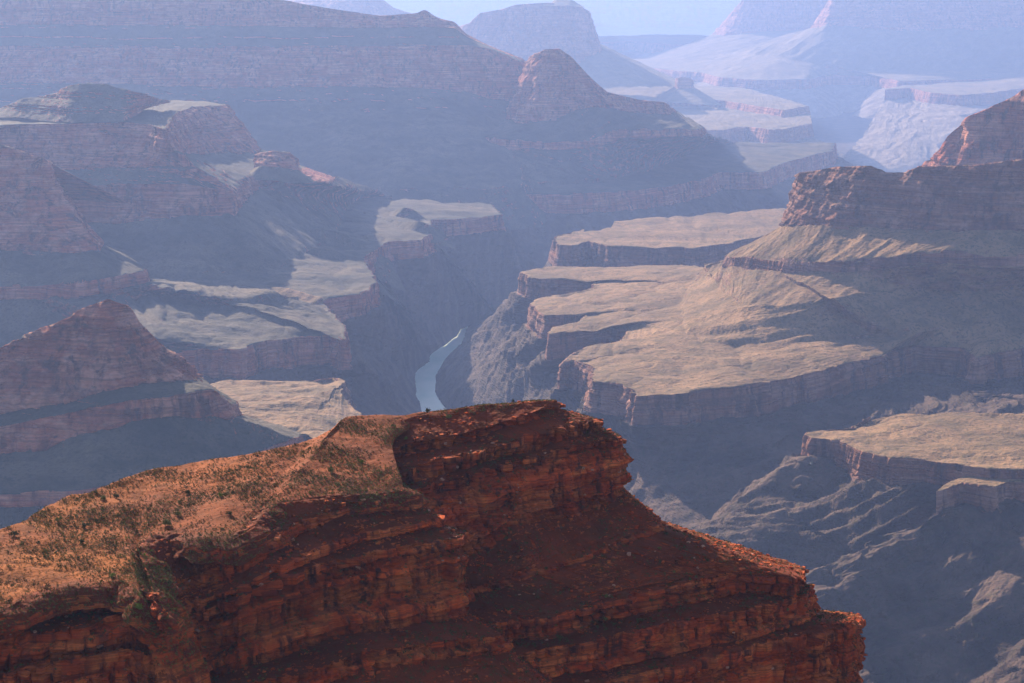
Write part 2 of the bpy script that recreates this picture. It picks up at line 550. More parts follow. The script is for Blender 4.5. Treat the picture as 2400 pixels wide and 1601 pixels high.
simple('canyon_wall', 'faintest distant canyon wall fading into pale blue haze along the skyline', 'canyon wall',
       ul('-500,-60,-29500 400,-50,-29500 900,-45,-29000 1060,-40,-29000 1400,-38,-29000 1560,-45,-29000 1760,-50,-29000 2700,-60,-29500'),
       ul('-500,60,-28600 900,62,-28600 1700,66,-28600 2700,60,-28600'), ul('-300,120,-26000 900,120,-26000 1700,120,-26000 2700,120,-26000'), ncol=300, seed=2, A=120, L=900, mat=M_FAR_HAZED)
simple('butte', 'distant hazy butte behind the long left wall, cut by the top edge of the view', 'butte',
       il('640,-40,-16800 720,-30,-16000 860,-30,-15600 892,0,-15600 909,14,-15600 963,31,-15700 1010,48,-16000'),
       il('640,40,-15700 720,50,-15400 860,55,-15200 900,60,-15200 930,60,-15300 990,70,-15400 1040,75,-15900'),
       il('560,160,-14000 720,160,-14000 860,160,-14000 900,160,-14000 960,160,-14000 1050,160,-14300 1120,150,-15000'), seed=3)
simple('butte', 'broad flat-topped butte standing alone in haze behind the pointed central butte', 'butte',
       il('1085,62,-14700 1072,63,-14100 1100,55,-13950 1124,31,-13900 1175,22,-13850 1209,11,-13850 1287,6,-13850 1362,14,-13850 1379,27,-13900 1384,40,-14100 1380,30,-14700'),
       il('1060,160,-14500 1050,170,-13800 1090,180,-13700 1130,185,-13600 1175,185,-13550 1220,180,-13500 1290,170,-13500 1360,150,-13550 1400,125,-13650 1410,122,-14000 1400,100,-14700'),
       il('1000,230,-13300 1020,240,-12900 1080,250,-12800 1130,260,-12700 1200,260,-12650 1300,250,-12500 1400,230,-12500 1480,205,-12700 1583,203,-13300 1600,195,-14200 1580,185,-15000'), seed=4, ncol=320)
g = loft([('back', 300, -200), ul('1290,9,-13950 1304,-3,-13950 1335,-3,-13950 1362,13,-13950'), ul('1270,14,-13800 1304,14,-13780 1335,14,-13780 1372,18,-13800')], [backs(4), talus(14, 8, 90, 4)], 60)
terrain('knoll', 'small hazy knoll capping the broad flat-topped butte', 'knoll', g, M_FAR)

# far right walls and their platform
simple('canyon_wall', 'hazy upper canyon wall at the top right, the one farther left', 'canyon wall',
       il('1740,10,-20500 1700,48,-20000 1712,32,-19600 1735,5,-19500 1760,-30,-19400 1900,-40,-19400 2100,-50,-19400'),
       il('1690,85,-20300 1668,82,-19600 1700,85,-19300 1740,80,-19200 1780,75,-19200 1900,70,-19200 2100,70,-19200'),
       il('1480,140,-20500 1500,145,-18900 1600,140,-18300 1700,140,-18000 1780,135,-18000 1900,130,-18000 2100,130,-18000'), seed=5, ncol=300)
g = loft([('back', 700, -300),
          kl('0:1960,-20,-19000 1:1942,5,-17900 2:1950,-5,-17700 4:2060,-40 7:2300,-60 10:2600,-60'),
          kl('0:1925,60,-18800 1:1900,70,-17600 2:1935,60,-17350 4:2060,72,-17250 7:2300,70 10:2600,60'),
          kl('0:1700,125,-18500 1:1760,128,-17500 1.6:1830,135,-17000 2:1900,148,-16800 3:1960,156,-16700 4:2060,165 7:2300,160 10:2600,150'),
          kl('-1:1400,143 0:1460,151 0.4:1600,167 0.8:1651,171 1:1685,181 1.5:1774,188 2:1889,187 2.5:1940,177 3:2043,179 4:2110,190 7:2300,185 10:2600,175', 1150),
          ('off', 30, -110), ('off', 800, -260)],
         [backs(6), cliff(40, 40, 220, 12, 30), talus(50, 40, 300, 10), flat(30, 16, 300, 10, 300), cliff(14, 25, 150, 6, 24), gorge(24)], 420, seed=6)
terrain('canyon_wall', 'tall hazy wall at upper right with sunlit slope and pale platform before it', 'canyon wall', g, M_FAR)
g = loft([ul('1380,86,-19500 1440,83 1500,82 1560,80 1640,82 1700,90'), ul('1380,100,1150 1440,101 1480,96 1520,103 1580,108 1640,110 1700,112'), ('off', 40, -150), ('off', 900, -250)], [flat(14, 10, 300), cliff(12, 25, 150), gorge(16)], 200, seed=7)
terrain('mesa', 'tiny bright platform between the flat-topped butte and the upper right wall', 'mesa', g, M_FAR)

g = loft([ul('2070,208,-15200 2145,195,-16300 2247,188 2315,187 2400,170 2600,150'), ul('2074,210,1150 2105,207 2135,206 2180,217 2250,223 2330,217 2400,207 2600,190'), ('off', 30, -120),
          ul('2020,330,-13400 2100,300,-13600 2180,285,-13700 2250,275 2400,260 2600,250'),
          ul('1960,395,-12600 2000,405,-12400 2080,420,-12200 2250,430,-12200 2400,430 2600,430')],
         [flat(30, 14, 260), cliff(14, 30, 160), gorge(40, 45, 520, 45, 480, 14), gorge(50, 55, 480, 55, 460, 16)], 380, seed=8)
terrain('mesa', 'hazy platform at right edge with sunlit ribs falling to the gorge', 'mesa', g, M_FAR)

# platform behind the central butte (two tiers) and its block tower
g = loft([ul('1380,205,-14800 1500,192,-15200 1634,200 1750,206,-15000 1850,235,-13700 1890,247,-13200'),
          ul('1380,225,1190 1500,235 1640,233 1700,236 1760,246 1838,258 1880,250 1895,249'), ('off', 25, -60),
          ul('1380,330,1150 1480,318 1570,322 1640,305 1692,304 1753,297 1804,304 1845,301 1880,293 1903,290'), ('off', 25, -110),
          ul('1380,420,-10200 1570,420,-10200 1700,400,-10300 1850,380,-10600 1950,372,-10900 1985,370,-11600')],
         [flat(30, 22, 260, 16), cliff(10, 20, 140), flat(40, 24, 240, 18), cliff(16, 25, 140), gorge(40, 40, 260)], 360, seed=9)
terrain('mesa', 'two-tiered sunlit platform right of the central butte', 'mesa', g, M_FAR)
g = loft([il('1592,182,-13500 1583,183,-13300 1590,182,-13220 1605,181 1618,184 1624,188,-13300 1618,184,-13500'), il('1585,200,-13500 1580,206,-13290 1588,208,-13200 1605,208 1620,207 1628,208,-13290 1625,205,-13500'),
          il('1540,230,-13500 1545,235,-13100 1570,240,-12900 1605,243,-12800 1650,246,-12800 1690,248,-13000 1690,240,-13500')],
         [cliff(12, 6, 60, 4), talus(24, 10, 100, 3)], 110, seed=10)
capp = g.P[:1].copy()
terrain('tower', 'small square rock tower on a cone of scree on the sunlit platform', 'rock tower', g, M_FAR)

# long wall on the left, far
g = loft([('back', 1500, -500),
          ul('-900,-45,-9160 300,-28,-9160 520,-12,-9185.14 664,0,-9201.6 725,12,-9208.57 797,24,-9216.8 892,37,-9227.66 984,31,-9238.17 988,22,-9238.63 1001,23,-9240 1010,33,-9240 1032,44,-9240 1066,51,-9240 1090,78,-9240 1141,104,-9240 1185,122,-9240 1224,137,-9240 1235,150,-9510 1240,160,-9500'),
          ul('-900,62,-9100 300,60,-9100 600,62,-9134.29 797,66,-9156.8 892,66,-9167.66 1001,64,-9180 1066,66,-9180 1090,85,-9180 1141,108,-9180 1185,126,-9180 1224,142,-9180 1238,160,-9440 1245,170,-10083.3'),
          ul('-900,108,-9000 300,112,-9000 600,112,-9034.29 800,110,-9057.14 1000,107,-9080 1090,106,-9080 1141,113,-9080 1185,130,-9080 1226,146,-9080 1240,165,-9500 1246,175,-10200'),
          ul('-900,200,-8890 200,196,-8890 500,206,-8912.86 700,204,-8935.71 900,206,-8958.57 1000,210,-8970 1090,218,-8970 1150,235,-8970 1222,240,-8970 1245,240,-10083.3 1250,240,-10200'),
          ul('-900,250,-8740 300,255,-8740 500,262,-8762.86 700,262,-8785.71 900,262,-8808.57 1000,262,-8820 1100,268,-8820 1222,300,-8820 1250,290,-10200 1255,280,-10200'),
          ul('-900,400,-8750 300,420,-8550 500,430,1180 700,437 900,446 1000,447 1085,445 1160,445 1222,440 1260,430'), ('off', 160, -170)],
         [backs(6), cliff(34, 26, 240, 14, 30), seg(16, 0.4, 14, 200, 8, 26, 8, 200), cliff(46, 34, 210, 7, 30), seg(20, .45, 26, 180, 10, 26, 16, 240), talus(60, 34, 330, 12), talus(16, 20, 200)], 620, seed=11)
terrain('canyon_wall', 'long banded red wall stretching across the upper left in blue haze', 'canyon wall', g, M_MESA)
g = loft([('back', 400, -200), ul('-120,70,-9500 0,82 20,92 26,118 70,126 95,140 150,160 185,178,-9600'), ul('-120,160,-9300 60,162 120,165 150,166 190,182,-9500'), ul('-120,215,-9200 60,212 150,214 200,212,-9400'), ul('-120,330,-8700 60,330 150,330 260,320,-8900')],
         [backs(4), seg(24, .6, 10, 120, 8, 20, 8, 150), cliff(20, 20, 120), talus(20)], 160, seed=12)
terrain('butte', 'stepped red butte cut by the left edge above the mesa hill', 'butte', g, M_MESA)

# central pointed butte with ledged apron and lit platform
g = loft([('back', 250, -260),
          il('1252,140,-9220 1240,133,-8880 1277,116,-8820 1311,114,-8820 1340,134 1386,184 1423,216 1498,234,-8870 1549,239,-8920 1562,245,-9320'),
          il('1215,262,-9320 1186,284,-8780 1240,291,-8670 1300,284,-8670 1345,262,-8700 1400,252,-8720 1450,261,-8770 1510,268,-8820 1568,270,-8890 1585,262,-9370'),
          kl('0:1190,300,-9300 1:1125,322,-8600 2:1200,330,-8540 3:1300,337 4:1380,330 5:1440,309,-8600 6:1530,305,-8640 7:1600,303 8:1640,306,-8720 9:1650,300,-9400'),
          ('off', 14, -38),
          kl('0:1010,436,-8800 1:1090,425,1180 2:1230,430 3:1350,428 4:1430,420 5:1510,405 6:1560,385 7:1610,362 8:1660,342 9:1720,335'),
          kl('0:960,452 1:1040,452 1.2:1086,450 1.5:1165,461 2:1250,456 3:1376,454 3.5:1450,449 4:1560,438 5:1640,422 6:1684,403 6.5:1740,404 7:1790,403 7.5:1838,382 8:1896,366 8.5:1947,355 9:1955,335', 1150),
          ('off', 22, -95), ('off', 500, -330)],
         [backs(6), cliff(60, 26, 130, 9, 24), talus(36, 22, 170), cliff(10, 10, 70), talus(44, 26, 210), flat(30, 20, 200, 14), cliff(22, 26, 120), gorge(30, 40, 240)], 520, seed=13)
terrain('butte', 'pointed central butte with pink cliffs above a wide shaded ledged apron', 'butte', g, M_MESA)

# ------------------------------------------------------------------ right side
g = loft([('back', 300, -250),
          ul('2130,400,-6850 2158,388,-6750 2199,358,-6600 2220,320 2247,296 2264,276,-6550 2315,252 2366,232 2400,209,-6500 2600,150'),
          ul('2120,430,-6800 2180,420,-6560 2220,415,-6500 2300,405,-6450 2400,390 2600,360'), ul('2050,520,-6600 2180,520,-6100 2400,500,-6100 2600,480')],
         [backs(6), cliff(60, 26, 110, 10, 22), talus(20)], 200, seed=14)
terrain('butte', 'dark red stepped butte rising at the right edge behind the long cliff', 'butte', g, M_MESA)

g = loft([kl('0:1360,556,1150 1:1340,548 2:1330,552 3:1345,545 4:1400,538 5:1430,531 6:1440,517 7:1674,498 8:1850,486 9:2000,480'),
          kl('0:1370,538 1:1302,553 2:1298,562 2.5:1310,574 3:1341,574 3.5:1378,563 4:1399,569 4.5:1436,578 5:1480,579 5.5:1600,579 6:1623,583 7:1715,568 8:1800,550 9:2000,540', 1150),
          ('off', 15, -85), ('off', 130, -190)],
         [flat(26, 12, 180), cliff(24, 22, 90, 5), gorge(30, A=10)], 320, seed=15)
terrain('mesa', 'sunlit tan platform behind the main platform, left of the dark cliff', 'mesa', g, M_TONTO)

# main mesa on the right: crest, cliff, scree, wide platform with fingers, gorge side
rim = ('0:1600,621 1:1514,622 2:1446,627 3:1283,624 4:1222,637 5:1242,651 6:1310,656 7:1399,654 8:1392,675 9:1310,690 10:1253,702 11:1246,712 12:1276,739 13:1375,736 '
       '14:1358,756 15:1300,766 16:1287,780 17:1412,766 18:1477,772 19:1457,804 20:1378,811 21:1334,831 22:1321,845 23:1344,840 24:1392,858 25:1392,892 26:1446,896 27:1480,909 28:1497,926 '
       '29:1600,921 30:1634,913 31:1753,903 32:1818,889 33:1923,868 34:1991,848 35:2063,834 36:2076,823 37:2144,807 38:2250,813 39:2267,817 40:2290,838 41:2315,828 42:2400,816 44:2600,800')
g = loft([('back', 350, -300),
          kl('0:1960,405,-6100 6:1900,415,-5750 18:1862,425,-5600 26:1868,412,-5560 33:1883,404,-5480 35:1900,402,-5460 35.5:1958,392,-5420 36:2019,388,-5370 36.5:2043,388,-5355 37:2077,404,-5335 37.5:2118,405,-5315 38:2158,390,-5290 40:2281,387,-5235 41:2349,378,-5215 44:2600,350,-5160'),
          kl('0:1930,520,-6000 6:1870,528,-5650 18:1836,532,-5490 30:1835,534,-5410 35:1850,531,-5375 36:1950,533,-5275 37:2060,540,-5225 38:2160,545,-5170 40:2281,545,-5125 44:2600,540,-5060'),
          kl('0:1720,590,-5950 6:1705,600,-5620 14:1702,604,-5450 22:1725,606,-5400 30:1780,610,-5330 34:1825,614,-5270 35:1840,616,-5240 36:1954,616,-5150 37:2040,610,-5110 38:2104,604,-5070 40:2212,592,-5040 41:2311,606,-5040 44:2600,590,-5000'),
          ('off', 9, -26),
          kl('0:1650,622,1225 6:1660,640 14:1680,665 22:1700,690,1228 27:1740,715 30:1790,722,1230 33:1880,715,1240 34:1930,703,1252 35:1952,705,1262 35.6:2020,690,1268 37:2110,685,1268 38:2180,680 40:2290,685 44:2600,670'),
          kl('0:1655,626,1185 3:1640,640 6:1630,655 9:1610,680,1180 12:1600,705 15:1600,732 18:1600,758,1175 21:1610,782,1170 24:1650,800,1167 27:1730,806 29:1800,806 31:1890,800 33:2000,790,1170 35:2085,790,1172 36:2140,782,1188 37:2200,765,1196 38:2260,770,1190 40:2340,775 44:2600,745'),
          kl(rim, 1150), ('off', 13, -70), ('mix', 0.4, 25, 20),
          kl('0:1170,735,730 2:1096,767 3:1082,806 4:1045,840 5:1022,880 7:1021,925 10:1040,952 14:1075,985 18:1130,1020 22:1200,1075 25:1290,1150,-4900 27:1400,1230,-4500 29:1500,1260,-4200 31:1640,1280,-4020 35:1950,1230,-3950 38:2200,1200,-3950 44:2600,1150')],
         [backs(8), cliff(60, 18, 75, 7, 15), talus(40, 14, 130), cliff(8, 8, 50), talus(44, 10, 120, 5), talus(44, 11, 190, 6), flat(76, 8, 150, 6, 260), cliff(34, 15, 60, 4), gorge(60, 24, 130, 24, 120, 14), gend(60, A=24, L=130, gul=24, gl=120)], 1000, smooth=1.2, seed=16)
terrain('mesa', 'long dark red cliff at right above scree and a broad sunlit tan platform with fingers', 'mesa', g, M_TONTO)

# ------------------------------------------------------------------ left side
g = loft([kl('0:-700,262,1605 2:0,255 3:150,240 4:300,228 6:398,236 9:470,236 11:515,241 12:525,240'),
          il('-700,297 0,295 68,291 170,290 293,286 354,289 384,301 394,284 412,264 450,251 494,247 522,246 530,243', 1600),
          kl('0:-700,397,-6400 3:170,397,-6380 5:350,396,-6330 6:410,354,-6300 7:424,358,-6500 8:445,362,-6900 9:511,362,-7050 10:570,361,-7100 11:604,360,-7170 12:610,350,-7500'),
          kl('0:-700,432,-6280 3:170,433 5:430,431,-6230 6:545,448,-6280 7:562,432,-6600 8:600,405,-6850 9:640,402,-6950 10:680,402 11:700,400,-7000 12:715,392,-7500'),
          kl('0:-700,525,-6230 3:170,530 5:430,510,-6170 6:549,508,-6220 7:575,475,-6550 8:610,440,-6800 9:655,425,-6850 10:710,430 11:772,428,-6950 12:790,418,-7600'),
          kl('0:-700,650,1180 3:170,650 5:440,650 6:660,625 6.5:725,590 7:755,570 8:790,542 9:805,500 10:835,472 11:860,463 12:920,462'),
          kl('0:-700,760,1150 3:300,740 4:560,735 5:760,700 5.5:840,690 6:880,660 6.5:860,625 7:850,603 8:905,567 8.5:985,562 9:1007,548 9.5:1010,515 10:1065,514 10.5:1130,508 11:1176,502 12:1150,478', 1150),
          ('off', 13, -72), ('mix', 0.5, 22, -45),
          kl('0:900,1000,730 3:960,990 4:990,966 4.5:985,949 5:975,929 5.5:972,891 6:975,871 6.5:1003,850 7:1010,830 7.5:1037,813 8:1071,789 9:1079,772 10:1150,752 11:1240,732 12:1340,690')],
         [flat(24, 8, 200), cliff(50, 20, 90, 6, 18), seg(12, .4, 12, 100, 6, 16, 6, 120), cliff(44, 20, 85, 6, 16), talus(60, 22, 200, 8), flat(44, 14, 140, 5, 170), cliff(26, 20, 80), gorge(50, 40, 190, 34, 170, 18), gend(50, A=36, L=190, gul=34, gl=170)], 640, seed=17)
terrain('mesa', 'broad left mesa with two pink cliff bands and shaded slopes above the river', 'mesa', g, M_MESA)


def spur(name, label, crest, w, h, seed, low=False):
    sg = gorge(16, A=14, L=70, gul=14, gl=70) if low else talus(16, 8, 70, 4)
    g = loft([('back', w, -h), il(crest), ('off', w, -h)], [dict(sg), dict(sg)], 150, smooth=5, nsig=10, seed=seed)
    terrain(name, label, name, g, M_MESA)


spur('knoll', 'small rounded knoll on the far left bench across from the river bend', '895,506,1145 925,494,1175 946,486,1195 975,496,1178 1012,524,1140', 90, 62, 41)
spur('ridge', 'low half-lit ridge crossing the far left bench below the small knoll', '850,497,1170 900,512,1168 950,522,1176 986,519,1190 1040,546,1140', 75, 60, 42)
spur('ridge', 'ridge with a lit crest running down from the left mesa toward the bench', '700,556,1195 728,540,1220 752,535,1228 800,546,1206 850,575,1165 915,608,1105', 120, 100, 43)
spur('ridge', 'lower crooked ridge beside the lit patch under the left mesa', '715,592,1185 745,581,1198 790,590,1180 835,614,1140 880,655,1060', 110, 95, 44)
spur('ridge', 'dark rock rib falling from the lower crooked ridge to the river', '870,640,1085 905,700,975 930,765,865 950,835,770', 120, 110, 45, True)
spur('ridge', 'dark rock rib falling from the middle of the left bench to the river', '900,575,1110 940,635,1000 970,695,900 990,755,800', 120, 110, 46, True)
spur('ridge', 'farthest dark rock rib of the left bank, ending where the river vanishes', '1005,562,1105 1055,612,995 1100,668,890 1140,715,800', 120, 110, 47, True)
g = loft([('back', 200, -60), ul('-60,262,-6790 0,255,-6770 41,238,-6740 51,232 95,227 136,218,-6700 143,209 163,201,-6690 218,196 252,198 269,206 296,211 341,221 368,232,-6850 400,237,-7100'),
          ul('-60,277,-6700 44,277,-6640 129,286,-6540 170,287,-6500 290,285,-6520 317,273,-6640 351,252,-6820 400,240,-7050')], [backs(5), seg(34, .55, 8, 80, 6, 13, 6, 100)], 200, seed=18)
terrain('hill', 'dark red flat hill sitting on top of the left mesa', 'hill', g, M_MESA)
g = loft([('back', 120, -60), ul('598,362,-6900 608,358 640,353 678,356 694,370,-6910 699,380,-6990'), ul('596,395,-6850 610,392,-6800 650,396 690,401 702,402,-6890'), ('off', 60, -40)], [backs(4), cliff(20, 14, 50), talus(8)], 90, seed=19)
terrain('butte', 'small blocky pink butte on the shoulder of the left mesa', 'butte', g, M_MESA)

g = loft([('back', 300, -160), il('-700,318,-5750 0,337,-5700 34,346 75,363 99,371,-5650 114,383,-5850'),
          il('-700,480,-5560 0,480,-5560 60,480 110,482 150,470,-5600 158,462,-5850'),
          il('-700,592,-5420 0,592 100,597 180,600,-5390 234,592,-5440 240,575,-5800'),
          il('-700,668,-5240 0,672 90,672 190,663,-5180 337,637,-5330 342,632,-5700'), ('off', 10, -34),
          kl('0:-700,850,-5030 1:100,850 2:250,820,-5080 2.6:360,795,1195 3:400,700 3.5:440,690 4:520,708 4.4:578,708 4.7:622,700 5:660,690'),
          kl('0:-700,880 1:200,850 2:380,832 2.4:418,826 2.6:476,816 2.8:527,817 3:561,821 3.2:595,804 3.4:629,797 3.7:697,787 4:782,783 4.2:808,795 4.4:802,762 4.7:782,736 5:740,700', 1140),
          ('off', 12, -78), ('mix', 0.45, 20),
          kl('0:-700,1100,-4500 1:200,1050,-4600 2:500,1020,-4700 3:700,1000,-4800 3.7:900,990,-5100 4:985,963,730 4.2:975,929 4.4:970,891 4.7:975,866 5:1000,835')],
         [backs(5), cliff(40, 18, 80, 7, 15), cliff(34, 16, 70, 6, 14), talus(36, 16, 140), cliff(12, 8, 45), talus(50, 18, 160), flat(60, 14, 110, 12, 140), cliff(36, 15, 55), gorge(40, 34, 160, 30, 140, 16), gend(50, A=34, L=160, gul=30, gl=140)], 520, seed=20)
terrain('butte', 'shaded butte at left edge with pink cliff and a sunlit platform below it', 'butte', g, M_MESA)
g = loft([('back', 120, -50), ul('600,705,-5620 622,697 633,675 646,672 680,679 714,687 759,701,-5650 776,720,-5700'), ul('590,715,-5500 620,735,-5420 680,745,-5400 740,750 790,745,-5550')], [backs(5), seg(24, .35, 6, 50, 4, 9, 8, 70)], 110, seed=21)
terrain('knoll', 'rounded half-lit knoll above the river on the left platform', 'knoll', g, M_TONTO)

g = loft([kl('0:470,945,1185 2:560,975 4:640,990 6:700,1010 8:760,1035 10:900,1080'),
          kl('0:470,906 1:520,899 2:578,894 3:646,896 4:714,892 5:782,887 5.5:812,891 6:795,906 6.5:800,925 7:806,935 8:830,957 9:870,985 10:980,1030', 1150),
          ('off', 12, -75), ('off', 300, -280)],
         [flat(90, 16, 110, 10, 120), cliff(30, 15, 50), gorge(40)], 360, flip=True, seed=22)
g.rev = True
terrain('mesa', 'pale sunlit rolling platform between the pyramid butte and the river', 'mesa', g, M_TONTO)

g = loft([('back', 220, -220),
          il('-700,862,-3700 0,813 68,779,-3720 136,755 196,721,-3740 252,703 306,719,-3750 330,757 378,806,-3760 412,827 442,855,-3790 452,865,-3900'),
          kl('0:-700,985,-3610 1:0,972 3:150,947,-3620 5:260,916 7:340,902,-3650 9:420,894,-3670 10:456,890,-3700 11:470,885,-3850'),
          kl('0:-700,1010,-3570 1:0,1000 3:170,965,-3580 5:300,942 7:400,930,-3600 8:450,918,-3620 9:500,912,-3640 10:541,948,-3670 11:556,945,-3830'),
          kl('0:-700,1080,-3545 1:0,1068 3:100,1055 4:177,1026 5:293,991,-3565 7:390,981,-3590 9:480,980,-3610 10:545,981,-3650 11:562,975,-3820'),
          kl('0:-700,1165,-3380 1:0,1162 3:190,1150 5:400,1120,-3450 8:570,1080,-3550 10:691,1028,-3700 11:720,1020,-3900'), ('off', 7, -20), ('off', 300, -190)],
         [backs(6), cliff(80, 19, 44, 6, 11), seg(14, .3, 5, 50, 3, 8, 4, 70), cliff(34, 13, 36, 5, 9), talus(60, 9, 80, 4, 1.1), cliff(8, 5, 40), talus(30, 9, 90)], 480, seed=23)
terrain('butte', 'near brown pyramid butte at left with jagged right shoulder', 'butte', g, M_MESA)

# ------------------------------------------------------------------ lower right platforms
g = loft([('back', 200, -200), kl('0:2073,971,1150 2:2100,971 4:2178,970 8:2230,964 10:2281,962 13:2400,971 15:2600,978'),
          kl('0:2040,976 1:2010,993 2:2004,1004 3:1940,1008 4:1895,1014 5:1886,1020 6:1906,1026 7:1967,1032 8:2022,1058 9:2094,1074 10:2159,1077 11:2230,1087 12:2325,1098 13:2350,1100 15:2600,1105', 1150),
          ('off', 10, -52),
          kl('0:1850,1120,-4250 2:1720,1190,-4000 3:1620,1260,-3850 4:1540,1340,-3700 5:1560,1400,-3600 6:1650,1470,-3500 8:1900,1640,-3380 10:2060,1690,-3250 15:2600,1800,-3000')],
         [backs(5), flat(70, 8, 90, 7, 110), cliff(34, 11, 45), gorge(110, 28, 170, 46, 170, 14)], 560, seed=24)
terrain('mesa', 'sunlit tan platform at lower right with lit rocky spur falling to the left', 'mesa', g, M_TONTO)
g = loft([kl('0:2230,1120,1132 2:2260,1112 7:2600,1105'), kl('0:2194,1150 1:2203,1150 2:2237,1137 3:2254,1129 4:2332,1141 5:2349,1130 6:2400,1129 7:2600,1126', 1130), ('off', 8, -50),
          kl('0:1860,1385,-3420 1:1900,1440,-3330 2:1960,1560,-3250 4:2150,1690,-3150 7:2600,1790,-2950')],
         [flat(16, 4, 60), cliff(34, 10, 40), gorge(110, 26, 150, 42, 150, 12)], 360, seed=25)
terrain('mesa', 'lower rocky bench in shadow at right edge below the tan platform', 'mesa', g, M_TONTO)

# ------------------------------------------------------------------ near red sandstone spur
def rhash(a, b):
    h = np.sin(a * 127.1 + b * 311.7) * 43758.5453
    return h - np.floor(h)


def make_blocks(seed, bt=(1.4, 0.6), amp=1.0):
    def f(P, bedh, rock):
        R, Cn = P.shape[:2]
        mid = P[R // 2]
        s = np.concatenate([[0], np.cumsum(np.linalg.norm(np.diff(mid[:, :2], axis=0), axis=1))])[None, :]
        s = s + 1.5 * perlin(P[..., 0] / 12, P[..., 1] / 12, P[..., 2] / 9)
        D = 0; T = 0.6
        for k, (t, w, a) in enumerate(((4.2, 8.0, 1.9), (1.6, 3.4, 0.85))):
            hb = bedh + 0.5 * perlin(P[..., 0] / 25 + k, P[..., 1] / 25, 0.2)
            e, v = BEDS
            q = hb / t + 900 + seed
            i = np.clip(np.searchsorted(e, q), 1, len(e) - 2)
            fz = (q - e[i - 1]) / (e[i] - e[i - 1])
            ww = w * (0.5 + 1.2 * rhash(i, 3.0 + seed))
            c = s / ww + 10 * rhash(i, 7.0)
            ci = np.floor(c); fs = c - ci
            off = rhash(i, ci + seed) - 0.5
            off = np.where(rhash(i, ci + 2.0 * seed) < 0.5, off * 0.25, off)
            jd = np.where(rhash(i, ci + 5.5) < 0.7, 1.0, 0.25)
            joint = np.minimum(np.minimum(fs, 1 - fs) * ww, np.minimum(fz, 1 - fz) * t * 1.1)
            D = D + a * (off * 1.2 + 0.55 * v[i] - 1.15 * jd * np.exp(-(joint / (0.50 if k == 0 else 0.28)) ** 2))
            T = T + (0.17 if k == 0 else 0.09) * (rhash(i, ci + 9.0) - 0.5) * 2 + (0.16 if k == 0 else 0.22) * v[i]
        return D * rock * amp, np.clip(T * rock + 0.6 * (1 - rock), 0, 1)
    return f


def ncl(n, A=2.6, L=13, led=0.7, lt=2.6): return seg(n, 1.0, A * .75, L * .75, led * .8, lt * .75)
def nsl(n, nz=0.8, gul=0.5, led=0.9, lt=1.7, rock=0.36): return seg(n, rock, 0.8, 6, led * .7, lt * .75, gul * .7, 9, nz * .6, 3)


# top bench
crest = ('0:-60,1262,1946 1:0,1241 2:34,1230 3:68,1213 4:116,1184 5:163,1160 6:211,1157 7:232,1144 8:290,1123 9:341,1106 10:392,1093 11:477,1081 12:559,1069,1949 13:640,1053,1951 14:700,1040 15:734,1026 16:780,1006,1955 '
         '17:800,985 18:815,977 19:836,975 20:891,973 21:938,975 22:1003,966 23:1040,961 24:1108,954 25:1176,946 26:1244,942 27:1278,937 28:1305,940')
front = ('0:-60,1440,1942 1:0,1430 2:30,1420 3:60,1406 4:116,1382 5:184,1368 6:230,1375 7:290,1364 7.6:332,1402 8:368,1446,1936 8.6:364,1408,1938 9:346,1350,1941 10:320,1288,1944 11:352,1256,1944 12:410,1247 13:470,1262,-657 14:530,1275,-652 14.6:590,1240,-668 15:610,1205,-682 16:640,1183,-692 17:700,1168,-700 '
         '18:800,1164,-705 19:880,1156,-714 20:953,1150,-722 21:900,1120,-742 22:850,1100,-755 23:826,1062,-775 24:838,1024,-790 25:870,1002,-797 26:1003,969,-808 27:1150,950,-812 28:1290,942,-822')
bench = loft([('back', 25, -22), kl(crest, 1955), kl(front), ('off', 2.2, -0.8), ('off', 3.0, -2.8)], [seg(14, .5, 1.5, 14, .5, 3, 0, 14, .5, 8), seg(220, 0.0, 0, 9, 0, 2, 0.5, 18, 0.9, 12), seg(10, .12, 2.6, 16, 0, 2, .6, 12, .8, 6), seg(10, .3, 2.6, 16, .5, 2, .6, 12, .8, 6)], 680, smooth=2.2, seed=31)
_r = np.arange(bench.P.shape[0])[:, None]
bench.sandy = (1 - 0.62 * np.clip((np.linspace(0, 1, bench.P.shape[1])[None, :] - 0.12) / 0.45, 0, 1)) * np.clip((236 - _r) / 14.0 + 0.6 * perlin(bench.P[..., 0] / 7, bench.P[..., 1] / 7, 0.7), 0, 1)

